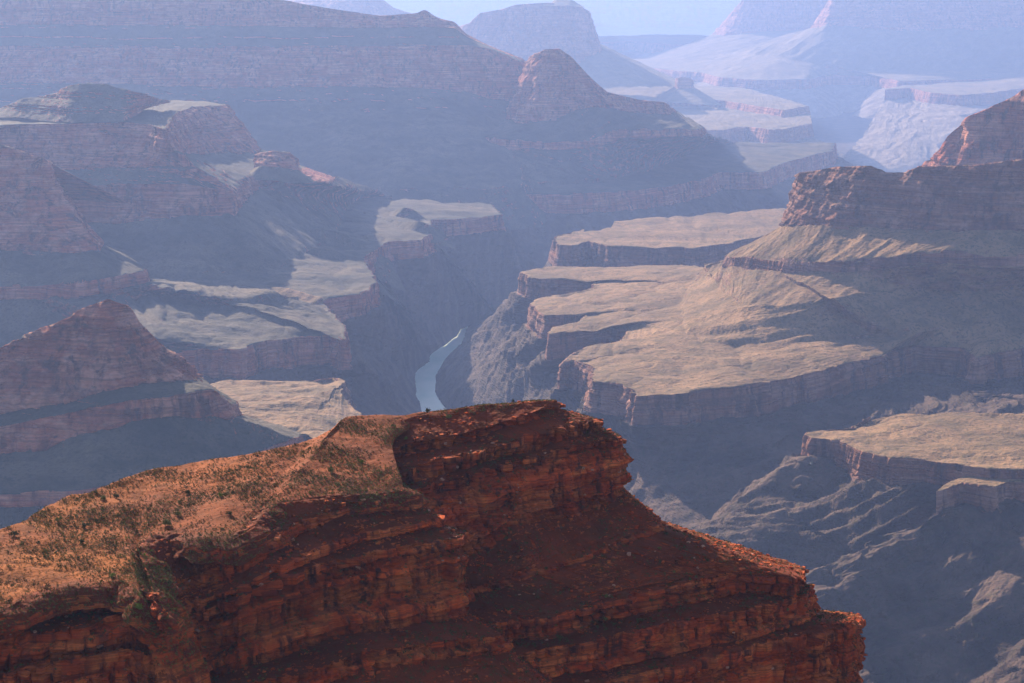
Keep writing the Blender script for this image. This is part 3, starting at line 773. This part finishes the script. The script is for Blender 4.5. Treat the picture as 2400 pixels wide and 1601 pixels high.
secA = loft([('back', 6, -3.0), kl('0:326,1296,-651 1:405,1250,-668 2:511,1272,-653 3:590,1236,-668 4:637,1183,-691 5:800,1164,-704 6:953,1150,-721 7:940,1138,-765'),
             kl('0:368,1395,-630 1:450,1360,-650 2:540,1325,-646 3:620,1270,-662 4:700,1225,-684 5:830,1180,-702 6:957,1166,-720 7:965,1152,-765'),
             kl('0:370,1412,-629 1:450,1386,-649 2:545,1350,-645 3:625,1300,-661 4:705,1250,-683 5:832,1201,-701 6:958,1180,-719 7:968,1165,-765'),
             kl('0:385,1440,-627 1:455,1408,-646 2:555,1375,-640 3:640,1322,-654 4:740,1280,-674 5:850,1246,-693 6:1022,1215,-713 7:1035,1198,-765'),
             kl('0:386,1460,-626 1:457,1426,-645 2:556,1393,-639 3:645,1345,-653 4:745,1305,-673 5:860,1270,-692 6:1030,1239,-712 7:1040,1220,-765'),
             kl('0:400,1475,-623 1:470,1432,-642 2:560,1402,-634 3:650,1354,-648 4:750,1319,-667 5:880,1290,-685 6:1072,1260,-707 7:1085,1240,-765'),
             kl('0:465,1612,-613 1:500,1592,-627 2:560,1572,-624 3:650,1545,-636 4:800,1490,-655 5:926,1477,-672 6:1101,1446,-693 7:1115,1420,-765'),
             kl('0:480,1640,-590 1:520,1625,-603 2:600,1600,-610 3:720,1578,-618 4:850,1530,-632 5:1000,1510,-650 6:1180,1492,-675 7:1200,1450,-765'),
             ('off', 0.8, -4),
             kl('0:470,1740,-560 1:560,1730,-570 2:650,1720,-580 3:760,1710,-590 4:900,1700,-602 5:1060,1690,-615 6:1320,1650,-650 7:1350,1600,-740')],
            [nsl(8, .2, .2, .1), nsl(36, .5, .5, .3, 2.4, .1), ncl(16, 1.3), nsl(24), ncl(16, 1.5), nsl(16), ncl(90, 2.6, 14), nsl(26), ncl(10, 1.2), nsl(46)], 620, smooth=2.5, nsig=8, seed=32, bed0=1, blocks=make_blocks(1))

secB = loft([('back', 9, -2.0), il('826,1062,-776 868,1006,-797 1003,970,-808 1150,951,-812 1262,941,-817 1292,940,-821 1309,943,-826 1300,945,-880'),
             il('830,1086,-770 866,1072,-778 950,1045,-784 1108,1012,-793 1197,986,-800 1260,962,-808 1320,952,-823 1312,952,-880'),
             il('831,1098,-769 867,1090,-777 955,1070,-783 1101,1036,-792 1203,1000,-799 1270,982,-807 1328,966,-822 1320,962,-880'),
             il('840,1130,-758 911,1121,-764 1040,1077,-773 1173,1046,-783 1250,1020,-791 1320,1000,-799 1405,987,-816 1395,980,-880'),
             il('848,1152,-757 940,1142,-763 1057,1114,-772 1140,1082,-782 1232,1064,-790 1318,1034,-798 1413,1011,-815 1405,1000,-880'),
             il('860,1165,-750 950,1152,-757 1070,1128,-766 1165,1094,-776 1250,1072,-785 1345,1046,-794 1458,1028,-811 1450,1020,-880'),
             il('930,1300,-737 1079,1314,-740 1150,1292,-750 1210,1236,-762 1275,1222,-773 1380,1206,-786 1464,1161,-807 1462,1145,-880'),
             il('1000,1400,-715 1090,1385,-722 1170,1370,-728 1250,1340,-738 1350,1310,-750 1440,1280,-762 1548,1232,-790 1550,1215,-880'),
             il('1002,1412,-714 1091,1397,-721 1171,1382,-727 1251,1352,-737 1352,1322,-749 1445,1290,-761 1556,1243,-789 1560,1226,-880'),
             il('1080,1470,1898 1180,1456 1294,1446 1403,1415 1600,1372 1720,1345 1862,1354 1880,1330,-850'),
             ('off', 0.9, -5.5),
             il('1110,1570,1889 1200,1540 1310,1513 1420,1495 1600,1455 1740,1430 1884,1392 1910,1370,-850'),
             ('off', 1.2, -8),
             il('1200,1660,1876 1330,1620 1450,1590 1600,1554 1763,1510 1907,1483 1995,1458 2010,1440,-850'),
             ('off', 2.0, -22), ('off', 18, -22)],
            [nsl(8, .2, .2, .1), nsl(40, .35, .4, .25, 2.4, .1), ncl(16, 1.4), nsl(24), ncl(24, 1.8), nsl(14), ncl(100, 2.6, 15), nsl(40, .8, .6, 1.7, 2.6, .45), ncl(10, 1.2), nsl(44, .8, .6, 2.0, 2.8, .48), ncl(18, 1.4), nsl(30, .8, .5, 1.6, 2.4, .45), ncl(26, 1.5), nsl(30, .8, .5, 1.5, 2.4, .42), ncl(70, 2.2), nsl(20)], 680, smooth=2.5, nsig=8, seed=33, bed0=1, blocks=make_blocks(2))

secC = loft([('back', 2.5, -2.5), kl('0:-80,1445,1942 1:15,1426 2:60,1406 3:116,1382 4:184,1368 5:230,1376 6:290,1364 7:330,1392 8:372,1430'),
             ('off', 1.0, -6.5),
             kl('0:-80,1520,-592 1:15,1500,-598 2:60,1490,-598 3:150,1480,-598 4:200,1474,-600 5:265,1452,-604 6:300,1442,-606 7:350,1470,-606 8:405,1490,-612'),
             ('off', 0.8, -8),
             kl('0:-80,1600,-580 1:0,1582,-585 2:60,1558,-588 3:150,1548,-588 4:250,1528,-592 5:300,1520,-594 6:340,1535,-595 7:390,1550,-598 8:440,1560,-604'),
             ('off', 1.2, -14), ('off', 8, -8), ('off', 1, -16)],
            [nsl(8, .2, .2, .1), ncl(26, 1.6), nsl(24), ncl(28, 1.6), nsl(20), ncl(44, 2.0), nsl(12), ncl(30)], 360, smooth=2.0, nsig=8, seed=34, bed0=1, blocks=make_blocks(3))
gully = loft([il('300,1400,-606 340,1418,-606 370,1440,-604 395,1432,-608 440,1425,-616'), il('330,1470,-600 362,1482,-600 388,1488,-601 410,1488,-604 455,1482,-611'),
              il('355,1540,-594 385,1545,-594 405,1548,-596 430,1550,-599 480,1545,-606'), il('380,1680,-582 410,1680,-583 435,1680,-585 465,1680,-589 520,1680,-596')],
             [nsl(40, 1.0, .8, .6, rock=.2), nsl(36, 1.6, 1.0, 1.0, rock=.4), nsl(44, 1.8, 1.2, 1.2, rock=.5)], 130, smooth=4, seed=35)
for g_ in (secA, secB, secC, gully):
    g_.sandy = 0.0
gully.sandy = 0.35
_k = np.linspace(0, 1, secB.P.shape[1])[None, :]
secB.sandy = np.clip((_k - 0.84) * 9, 0, .8) * (np.arange(secB.P.shape[0])[:, None] > 230) + np.zeros(secB.P.shape[:2])  # sunlit right nose gets the brighter bench soil colour
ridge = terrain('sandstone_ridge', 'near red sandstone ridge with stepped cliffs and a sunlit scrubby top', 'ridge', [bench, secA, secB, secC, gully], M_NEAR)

# ------------------------------------------------------------------ loose rock, shrubs and trees on the ridge
from mathutils.bvhtree import BVHTree
_me = ridge.data
_nv = len(_me.vertices); _co = np.empty(_nv * 3, np.float32); _me.vertices.foreach_get('co', _co)
_nf = len(_me.polygons); _fi = np.empty(_nf * 4, np.int32); _me.loops.foreach_get('vertex_index', _fi)
bvh = BVHTree.FromPolygons(_co.reshape(-1, 3).tolist(), _fi.reshape(-1, 4).tolist())


def on_ridge(u, v):
    d = Vector(at(u, v, -1000.0)) - Vector((0, 0, ZC))
    return bvh.ray_cast(Vector((0, 0, ZC)), d.normalized())


rng = random.Random(11)


def leaf_mat(name, a, b):
    m = bpy.data.materials.new(name); m.use_nodes = True
    nt = m.node_tree; bs = nt.nodes['Principled BSDF']
    geo = nd(nt, 'ShaderNodeNewGeometry'); oi = nd(nt, 'ShaderNodeObjectInfo')
    n = noise(nt, scaled(nt, geo.outputs['Position'], (1.7, 1.7, 1.7)), 1.0, 2)
    f = math_n(nt, 'ADD', math_n(nt, 'MULTIPLY', ramp(nt, n, [(0.3, 0.0), (0.7, 1.0)]), 0.6), math_n(nt, 'MULTIPLY', oi.outputs['Random'], 0.4))
    nt.links.new(mixc(nt, f, a, b), bs.inputs['Base Color'])
    bs.inputs['Roughness'].default_value = 0.8
    bs.inputs['Specular IOR Level'].default_value = 0.15
    return m


L_DARK = leaf_mat('dark_leaves', (0.045, 0.048, 0.014), (0.11, 0.098, 0.028))
L_OLIVE = leaf_mat('olive_leaves', (0.095, 0.095, 0.020), (0.23, 0.19, 0.045))
L_LIME = leaf_mat('yellow_green_leaves', (0.10, 0.13, 0.015), (0.24, 0.25, 0.03))
m_bark = bpy.data.materials.new('bark'); m_bark.use_nodes = True
m_bark.node_tree.nodes['Principled BSDF'].inputs['Base Color'].default_value = (0.11, 0.07, 0.045, 1)
m_bark.node_tree.nodes['Principled BSDF'].inputs['Roughness'].default_value = 0.9


def tuft(r, n, seed, flat=0.75, lumps=4, leaf=0.22):
    """leaf sprays through an uneven dome of radius r -> verts, tris"""
    q = np.random.RandomState(seed)
    cs = q.normal(0, 0.42, (lumps, 3)); cs[:, 2] = np.abs(cs[:, 2]) * flat + 0.35
    V, F = [], []
    for i in range(n):
        c = cs[q.randint(lumps)] + q.normal(0, 0.27, 3)
        c[2] = max(c[2], 0.05)
        a = q.normal(0, 1, 3); a /= np.linalg.norm(a); b = np.cross(a, q.normal(0, 1, 3)); b /= max(np.linalg.norm(b), 1e-3)
        l = leaf * q.uniform(0.7, 1.4)
        k = len(V)
        V += [tuple((c - a * l) * r), tuple((c + b * l * 0.7) * r), tuple((c + a * l) * r), tuple((c - b * l * 0.7) * r)]
        F += [(k, k + 1, k + 2, k + 3)]
    return V, F


def pymesh(name, V, F, mat):
    me = bpy.data.meshes.new(name); me.from_pydata(V, [], F); me.materials.append(mat); me.update()
    return me


def trunk_mesh(h, r, seed):
    q = random.Random(seed); V, F = [], []
    def limb(p, d, ln, r0, r1, n=5):
        base = len(V); k = 6
        for i in range(n):
            t = i / (n - 1)
            c = [p[j] + d[j] * ln * t + (q.uniform(-1, 1) * 0.05 * ln if 0 < i < n - 1 else 0) for j in range(3)]
            rr = r0 + (r1 - r0) * t
            for a in range(k):
                V.append((c[0] + rr * math.cos(2 * math.pi * a / k), c[1] + rr * math.sin(2 * math.pi * a / k), c[2] + 0.0))
        for i in range(n - 1):
            for a in range(k):
                F.append((base + i * k + a, base + i * k + (a + 1) % k, base + (i + 1) * k + (a + 1) % k, base + (i + 1) * k + a))
    limb((0, 0, -0.3), (0.08, 0.05, 1), h * 0.75, r, r * 0.4)
    for i in range(4):
        a = i * 1.7 + q.random()
        limb((0, 0, h * (0.2 + 0.1 * i)), (0.6 * math.cos(a), 0.6 * math.sin(a), 0.8), h * 0.4, r * 0.5, r * 0.15, 4)
    return V, F


trees = [  # u, v, height, crown width, leaves, label
    (1003, 968, 3.0, 1.35, L_DARK, 'lone dark juniper on the ridge skyline standing in front of the river'),
    (1202, 944, 2.0, 0.95, L_DARK, 'small dark tree on the ridge skyline right of the river'),
    (1054, 980, 2.0, 1.7, L_OLIVE, 'olive bush on the red slope just below the skyline juniper'),
    (923, 1001, 1.8, 1.7, L_OLIVE, 'wide olive bush at the top of the dark red hollow'),
    (953, 1031, 1.6, 1.35, L_LIME, 'rounded yellow-green bush alone in the middle of the dark red slope'),
    (778, 1108, 3.0, 1.8, L_OLIVE, 'open-crowned olive tree on the flat saddle of the ridge top'),
    (849, 1085, 1.9, 1.3, L_LIME, 'yellow-green bush at the lip where saddle meets hollow'),
    (199, 1236, 2.3, 1.75, L_DARK, 'dark round bush on the palest sand patch at the left'),
    (388, 1232, 3.3, 2.2, L_OLIVE, 'biggest olive tree of the ridge top, above the red scallop'),
    (245, 1172, 2.2, 1.9, L_OLIVE, 'broad grey-olive bush close to the left skyline'),
    (272, 1167, 2.0, 1.5, L_DARK, 'darker bush touching the right side of the broad skyline bush'),
    (34, 1257, 2.7, 2.0, L_DARK, 'dark bushy tree at the far left end of the skyline'),
    (135, 1222, 2.3, 1.6, L_OLIVE, 'olive bush on the small ledge near the left skyline'),
    (191, 1272, 2.1, 1.4, L_DARK, 'dark bush on orange sand below the palest sand patch'),
    (264, 1352, 1.8, 1.5, L_LIME, 'bright lime bush above the left cliff edge'),
    (327, 1428, 2.6, 1.7, L_LIME, 'bright yellow-green bush hanging at the mouth of the gully'),
    (516, 1165, 2.4, 1.2, L_LIME, 'upright yellow-green bush in the middle of the ridge top'),
    (438, 1158, 2.2, 1.3, L_DARK, 'dark upright bush casting a long shadow on the ridge top'),
    (417, 1210, 2.4, 1.5, L_OLIVE, 'olive bush just right of the biggest tree and a little higher'),
    (538, 1208, 2.1, 1.5, L_DARK, 'dark bush beside the upper rim of the red scallop'),
]
for i, (u, v, h, w, lm, lab) in enumerate(trees):
    p, nrm, _, _ = on_ridge(u, v)
    if p is None:
        continue
    t = bpy.data.objects.new('tree' if h >= 2.35 or u in (1202,) else 'bush', None)
    C.objects.link(t); t.location = p; t.rotation_euler = (0, 0, i * 1.3)
    t['label'] = lab; t['category'] = t.name.split('.')[0]
    h *= NEAR; w *= NEAR
    V, F = trunk_mesh(h * 0.8, 0.06 + 0.03 * h, 50 + i)
    add('trunk' if t['category'] == 'tree' else 'stem', pymesh('trunk', V, F, m_bark), parent=t)
    V, F = tuft(w * 0.75, 300, 80 + i, 0.55, 7, 0.15)
    V = [(x, y, z * h / w * 0.75 + h * 0.10) for x, y, z in V]
    add('crown' if t['category'] == 'tree' else 'foliage', pymesh('crown', V, F, lm), parent=t)


def sample(g, n, seed, rlo=0.0, rhi=1.0, clo=0.0, chi=1.0, minup=0.45, dens=None):
    q = np.random.RandomState(seed)
    P = g.P; R, Cn = P.shape[:2]
    a = P[1:, :-1] - P[:-1, :-1]; b = P[:-1, 1:] - P[:-1, :-1]
    c = np.cross(a, b); ar = np.linalg.norm(c, axis=2); up = np.abs(c[..., 2]) / np.maximum(ar, 1e-6)
    w = ar * (up > minup)
    r = np.arange(R - 1)[:, None] / R; k = np.arange(Cn - 1)[None, :] / Cn
    w = w * (r >= rlo) * (r <= rhi) * (k >= clo) * (k <= chi)
    if dens is not None:
        w = w * dens(P[:-1, :-1])
    cw = np.cumsum(w.ravel()); idx = np.searchsorted(cw, q.uniform(0, cw[-1], n))
    idx = np.minimum(idx, w.size - 1)
    rr, kk = np.unravel_index(idx, w.shape)
    t1 = q.uniform(0, 1, (n, 1)); t2 = q.uniform(0, 1, (n, 1))
    return P[rr, kk] + t1 * a[rr, kk] + t2 * b[rr, kk]


def clump(scale, lo=-0.25, k=2.2):
    return lambda P: np.clip((perlin(P[..., 0] / scale, P[..., 1] / scale, 4.4) - lo) * k, 0.06, 1)


def visible(p):
    o = Vector((0, 0, ZC)); d = Vector(p) + Vector((0, 0, 0.25)) - o
    h = bvh.ray_cast(o, d.normalized())
    return h[0] is None or (h[0] - o).length > d.length - 1.2


protos = {}
for nm, lm in (('dark', L_DARK), ('olive', L_OLIVE), ('lime', L_LIME)):
    protos[nm] = [pymesh('shrub', *tuft(1.0, 60, 200 + k, 0.7, 5, 0.2), lm) for k in range(4)]
shrub_sets = [
    (bench, 90, 301, dict(rlo=.08, clo=0, chi=.42, dens=clump(14)), ('dark', 'olive', 'dark'), (.5, .95), 'small dark shrub dotted on the pale sandy left half of the sunlit ridge top', 'shrubs on the left half of the ridge top'),
    (bench, 70, 302, dict(rlo=.08, clo=.42, chi=.8, dens=clump(14)), ('olive', 'dark', 'olive'), (.5, .9), 'low olive shrub on the middle and saddle of the sunlit ridge top', 'shrubs on the middle of the ridge top'),
    (bench, 46, 303, dict(rlo=.45, clo=.2, chi=.34), ('lime', 'lime', 'olive'), (.4, .8), 'yellow-green shrub crowded on the tongue of ridge top beside the red scallop', 'shrubs on the tongue'),
    (secB, 60, 304, dict(rlo=.5, rhi=.9, chi=.8, minup=.4), ('dark', 'dark', 'olive'), (.5, 1.35), 'dark shrub on the shaded scree terraces below the right cliff', 'shrubs on the shaded terraces'),
    (secA, 34, 305, dict(rlo=.15, rhi=.95, minup=.5), ('dark', 'olive'), (.4, .8), 'dark shrub on the shaded ledges of the front cliff', 'shrubs on the front ledges'),
]
for g_, n, sd, kw, cols, (s0, s1), lab, grp in shrub_sets:
    pts = [p for p in sample(g_, n * 4, sd, **kw) if visible(p)][:n]
    for k, p in enumerate(pts):
        o = add('shrub', protos[cols[k % len(cols)]][k % 4], lab, 'shrub', grp, loc=tuple(p))
        sc = rng.uniform(s0, s1) * NEAR; o.scale = (sc, sc, sc * rng.uniform(.7, 1.0)); o.rotation_euler = (0, 0, rng.uniform(0, 6.28))

# the scrub nobody could count
def scrub(name, label, parts, mat, leaf):
    V, F = [], []; n = 0
    for pts, s0, s1, seed in parts:
        q = np.random.RandomState(seed)
        tv = [np.array(tuft(1.0, 14, 400 + k, 0.7, 3, leaf)[0], np.float32) for k in range(8)]
        for i, p in enumerate(pts):
            sc = q.uniform(s0, s1) * NEAR; a = q.uniform(0, 6.28); ca, sa = math.cos(a), math.sin(a)
            v = tv[i % 8] * sc
            V.append(np.stack([v[:, 0] * ca - v[:, 1] * sa + p[0], v[:, 0] * sa + v[:, 1] * ca + p[1], v[:, 2] + p[2]], 1)); n += len(v)
    V = np.concatenate(V).astype(np.float32); F = np.arange(len(V), dtype=np.int32)
    me = bpy.data.meshes.new(name)
    me.vertices.add(len(V)); me.vertices.foreach_set('co', V.ravel())
    me.loops.add(len(V)); me.loops.foreach_set('vertex_index', F)
    me.polygons.add(len(V) // 4); me.polygons.foreach_set('loop_start', np.arange(0, len(V), 4, dtype=np.int32)); me.polygons.foreach_set('loop_total', np.full(len(V) // 4, 4, np.int32))
    me.update(); me.materials.append(mat)
    return add(name, me, label, 'scrub', None, 'stuff')


scrub('scrub', 'low dark scrub speckling the sunlit ridge top', [(sample(bench, 8000, 501, rlo=.06, dens=clump(9, -.2, 2)), .15, .50, 1)], L_DARK, .32)
scrub('scrub', 'low olive scrub and dry grass speckling the sunlit ridge top', [(sample(bench, 15000, 502, rlo=.06, dens=clump(14, -.3, 1.6)), .15, .52, 2), (sample(gully, 500, 503, rhi=.7), .2, .5, 3), (sample(bench, 700, 507, rlo=.6, clo=.2, chi=.34), .25, .55, 7)], L_OLIVE, .32)
scrub('scrub', 'dark scrub on the shaded ledges and scree under the cliffs',
      [(sample(secB, 5200, 504, rlo=.12, minup=.45, dens=clump(10)), .25, .85, 4), (sample(secA, 2600, 505, rlo=.1, minup=.45, dens=clump(8)), .25, .8, 5), (sample(secC, 1200, 506, minup=.45), .25, .8, 6)], L_DARK, .32)


def rock_mesh(seed, boxy=0.5):
    """an angular fallen block, about 1 m"""
    import bmesh
    q = random.Random(seed)
    bm = bmesh.new()
    bmesh.ops.create_cube(bm, size=1.0)
    bmesh.ops.bevel(bm, geom=bm.edges[:], offset=0.14, segments=1, affect='EDGES')
    for v in bm.verts:
        v.co += Vector((q.uniform(-.12, .12), q.uniform(-.12, .12), q.uniform(-.10, .10)))
    me = bpy.data.meshes.new('rock'); bm.to_mesh(me); bm.free()
    for nm, val in (('rock', 1.0), ('sandy', 0.0), ('tone', 0.35 + 0.06 * (seed % 8))):
        a = me.attributes.new(nm, 'FLOAT', 'POINT'); a.data.foreach_set('value', np.full(len(me.vertices), val, np.float32))
    return me


def rubble(name, label, parts, seed):
    q = np.random.RandomState(seed)
    cube = np.array([(x, y, z) for z in (-.5, .5) for y in (-.5, .5) for x in (-.5, .5)], np.float32)
    fc = np.array([(0, 2, 3, 1), (4, 5, 7, 6), (0, 1, 5, 4), (2, 6, 7, 3), (0, 4, 6, 2), (1, 3, 7, 5)], np.int32)
    P = np.concatenate(parts); n = len(P)
    sc = NEAR * (0.35 + 1.1 * q.uniform(0, 1, (n, 1, 1)) ** 4) * q.uniform(.6, 1.4, (n, 1, 3))
    V = (cube[None] + q.uniform(-.16, .16, (n, 8, 3))) * sc
    a = q.uniform(0, 6.28, n)[:, None]; x = V[..., 0] * np.cos(a) - V[..., 1] * np.sin(a); y = V[..., 0] * np.sin(a) + V[..., 1] * np.cos(a)
    V = np.stack([x + V[..., 2] * .2, y, V[..., 2] * .8], -1) + P[:, None, :]
    F = (fc[None] + 8 * np.arange(n)[:, None, None]).reshape(-1, 4)
    g_ = G(); me = bpy.data.meshes.new(name)
    me.vertices.add(n * 8); me.vertices.foreach_set('co', V.astype(np.float32).ravel())
    me.loops.add(F.size); me.loops.foreach_set('vertex_index', F.astype(np.int32).ravel())
    me.polygons.add(len(F)); me.polygons.foreach_set('loop_start', np.arange(0, F.size, 4, dtype=np.int32)); me.polygons.foreach_set('loop_total', np.full(len(F), 4, np.int32))
    me.polygons.foreach_set('use_smooth', np.zeros(len(F), bool))
    for nm, v in (('rock', np.ones(n * 8)), ('sandy', np.zeros(n * 8)), ('tone', np.repeat(q.uniform(.2, 1, n), 8))):
        at_ = me.attributes.new(nm, 'FLOAT', 'POINT'); at_.data.foreach_set('value', v.astype(np.float32))
    me.update(); me.materials.append(M_NEAR)
    return add(name, me, label, 'rubble', None, 'stuff')


rubble('rubble', 'loose red rubble strewn over the shaded ledges and scree', [sample(secB, 9000, 901, minup=.4, dens=clump(9)), sample(secA, 4000, 902, minup=.4, dens=clump(7)), sample(secC, 1800, 903, minup=.4)], 5)
m_pale = bpy.data.materials.new('pale_rock'); m_pale.use_nodes = True
nt = m_pale.node_tree; bs = nt.nodes['Principled BSDF']; geo = nd(nt, 'ShaderNodeNewGeometry')
nt.links.new(mixc(nt, ramp(nt, noise(nt, scaled(nt, geo.outputs['Position'], (1.5, 1.5, 3)), 1.0, 4), [(0.35, 0.0), (0.65, 1.0)]), (0.40, 0.12, 0.06), (0.52, 0.25, 0.16)), bs.inputs['Base Color'])
bs.inputs['Roughness'].default_value = 0.95
rocks_pale = []
for k in range(6):
    m_ = rock_mesh(600 + k); m_.materials.append(m_pale); rocks_pale.append(m_)
rocks_red = []
for k in range(8):
    m_ = rock_mesh(700 + k); m_.materials.append(M_NEAR); rocks_red.append(m_)
def ledge_blocks(g_, row, n, seed, w, h, clo=0.0, chi=0.9):
    q = random.Random(seed); R, Cn = g_.P.shape[:2]
    for i in range(n):
        c = int((clo + (chi - clo) * (i + q.uniform(.1, .9)) / n) * (Cn - 1)); c = min(max(c, 3), Cn - 4)
        p = g_.P[row, c]; t = g_.P[row, c + 3] - g_.P[row, c - 3]
        hh = NEAR * h * q.uniform(.6, 1.15); ww = NEAR * w * q.uniform(.5, 1.5)
        b_ = add('rock_block', rocks_red[i % 8], parent=ridge, loc=(p[0], p[1], p[2] - hh * 0.30))
        b_.scale = (ww, NEAR * q.uniform(1.6, 2.8), hh); b_.rotation_euler = (q.uniform(-.07, .07), q.uniform(-.06, .06), math.atan2(t[1], t[0]) + q.uniform(-.16, .16))


for a_ in ((secA, 45, 16, 1, 5, 3.0), (secA, 86, 22, 2, 5, 2.6), (secA, 118, 24, 3, 6, 3.0), (secA, 233, 18, 4, 4, 2.0), (secB, 50, 18, 5, 5, 2.2), (secB, 90, 22, 6, 6, 3.0), (secB, 128, 24, 7, 6, 3.2),
           (secB, 267, 20, 8, 4, 1.8), (secB, 322, 26, 9, 5, 2.4), (secB, 370, 26, 10, 5, 3.0), (secB, 427, 20, 11, 6, 3.4), (secC, 10, 12, 12, 5, 2.6), (secC, 60, 14, 13, 5, 2.8), (secC, 108, 14, 14, 6, 3.0)):
    ledge_blocks(*a_)
bset = [
    (secA, 34, 811, dict(rlo=.12, rhi=.5, minup=.45), 'angular pale block lying on the upper ledges of the front cliff', 'fallen blocks on the front ledges'),
    (secB, 34, 812, dict(rlo=.05, rhi=.4, minup=.45), 'angular pale block lying on the ledges above the tall right cliff', 'fallen blocks on the upper right ledges'),
    (secB, 44, 813, dict(rlo=.5, rhi=.9, minup=.4), 'angular pale block scattered on the shaded scree below the right cliff', 'fallen blocks on the right scree'),
    (secC, 20, 814, dict(minup=.45), 'angular pale block lying on the ledges at the lower left corner', 'fallen blocks at the lower left'),
]
for g_, n, sd, kw, lab, grp in bset:
    pts = [p for p in sample(g_, n * 4, sd, **kw) if visible(p)][:n]
    for k, p in enumerate(pts):
        o = add('boulder', rocks_pale[k % 6], lab, 'boulder', grp, loc=(p[0], p[1], p[2] + 0.1))
        sc = NEAR * (0.5 + 1.1 * rng.random() ** 2.5); o.scale = (sc * rng.uniform(.9, 1.7), sc * rng.uniform(.8, 1.2), sc * rng.uniform(.5, .9))
        o.rotation_euler = (rng.uniform(-.3, .3), rng.uniform(-.3, .3), rng.uniform(0, 6.28))

# ------------------------------------------------------------------ haze
mh = bpy.data.materials.new('haze_air'); mh.use_nodes = True
nt = mh.node_tree; nt.nodes.clear()
pv = nd(nt, 'ShaderNodeVolumePrincipled')
pv.inputs['Color'].default_value = HAZE_COLOR
pv.inputs['Density'].default_value = HAZE_DENSITY
pv.inputs['Anisotropy'].default_value = HAZE_ANISO
out = nd(nt, 'ShaderNodeOutputMaterial'); nt.links.new(pv.outputs[0], out.inputs['Volume'])
x0, x1, y0, y1, z0, z1 = -19500, 19500, -1200, 42500, 218.0, 2190.0
me = bpy.data.meshes.new('haze')
me.from_pydata([(x, y, z) for z in (z0, z1) for y in (y0, y1) for x in (x0, x1)], [],
               [(0, 2, 3, 1), (4, 5, 7, 6), (0, 1, 5, 4), (2, 6, 7, 3), (0, 4, 6, 2), (1, 3, 7, 5)])
me.materials.append(mh)
add('haze', me, 'blue haze filling the air of the canyon', 'haze', None, 'stuff')
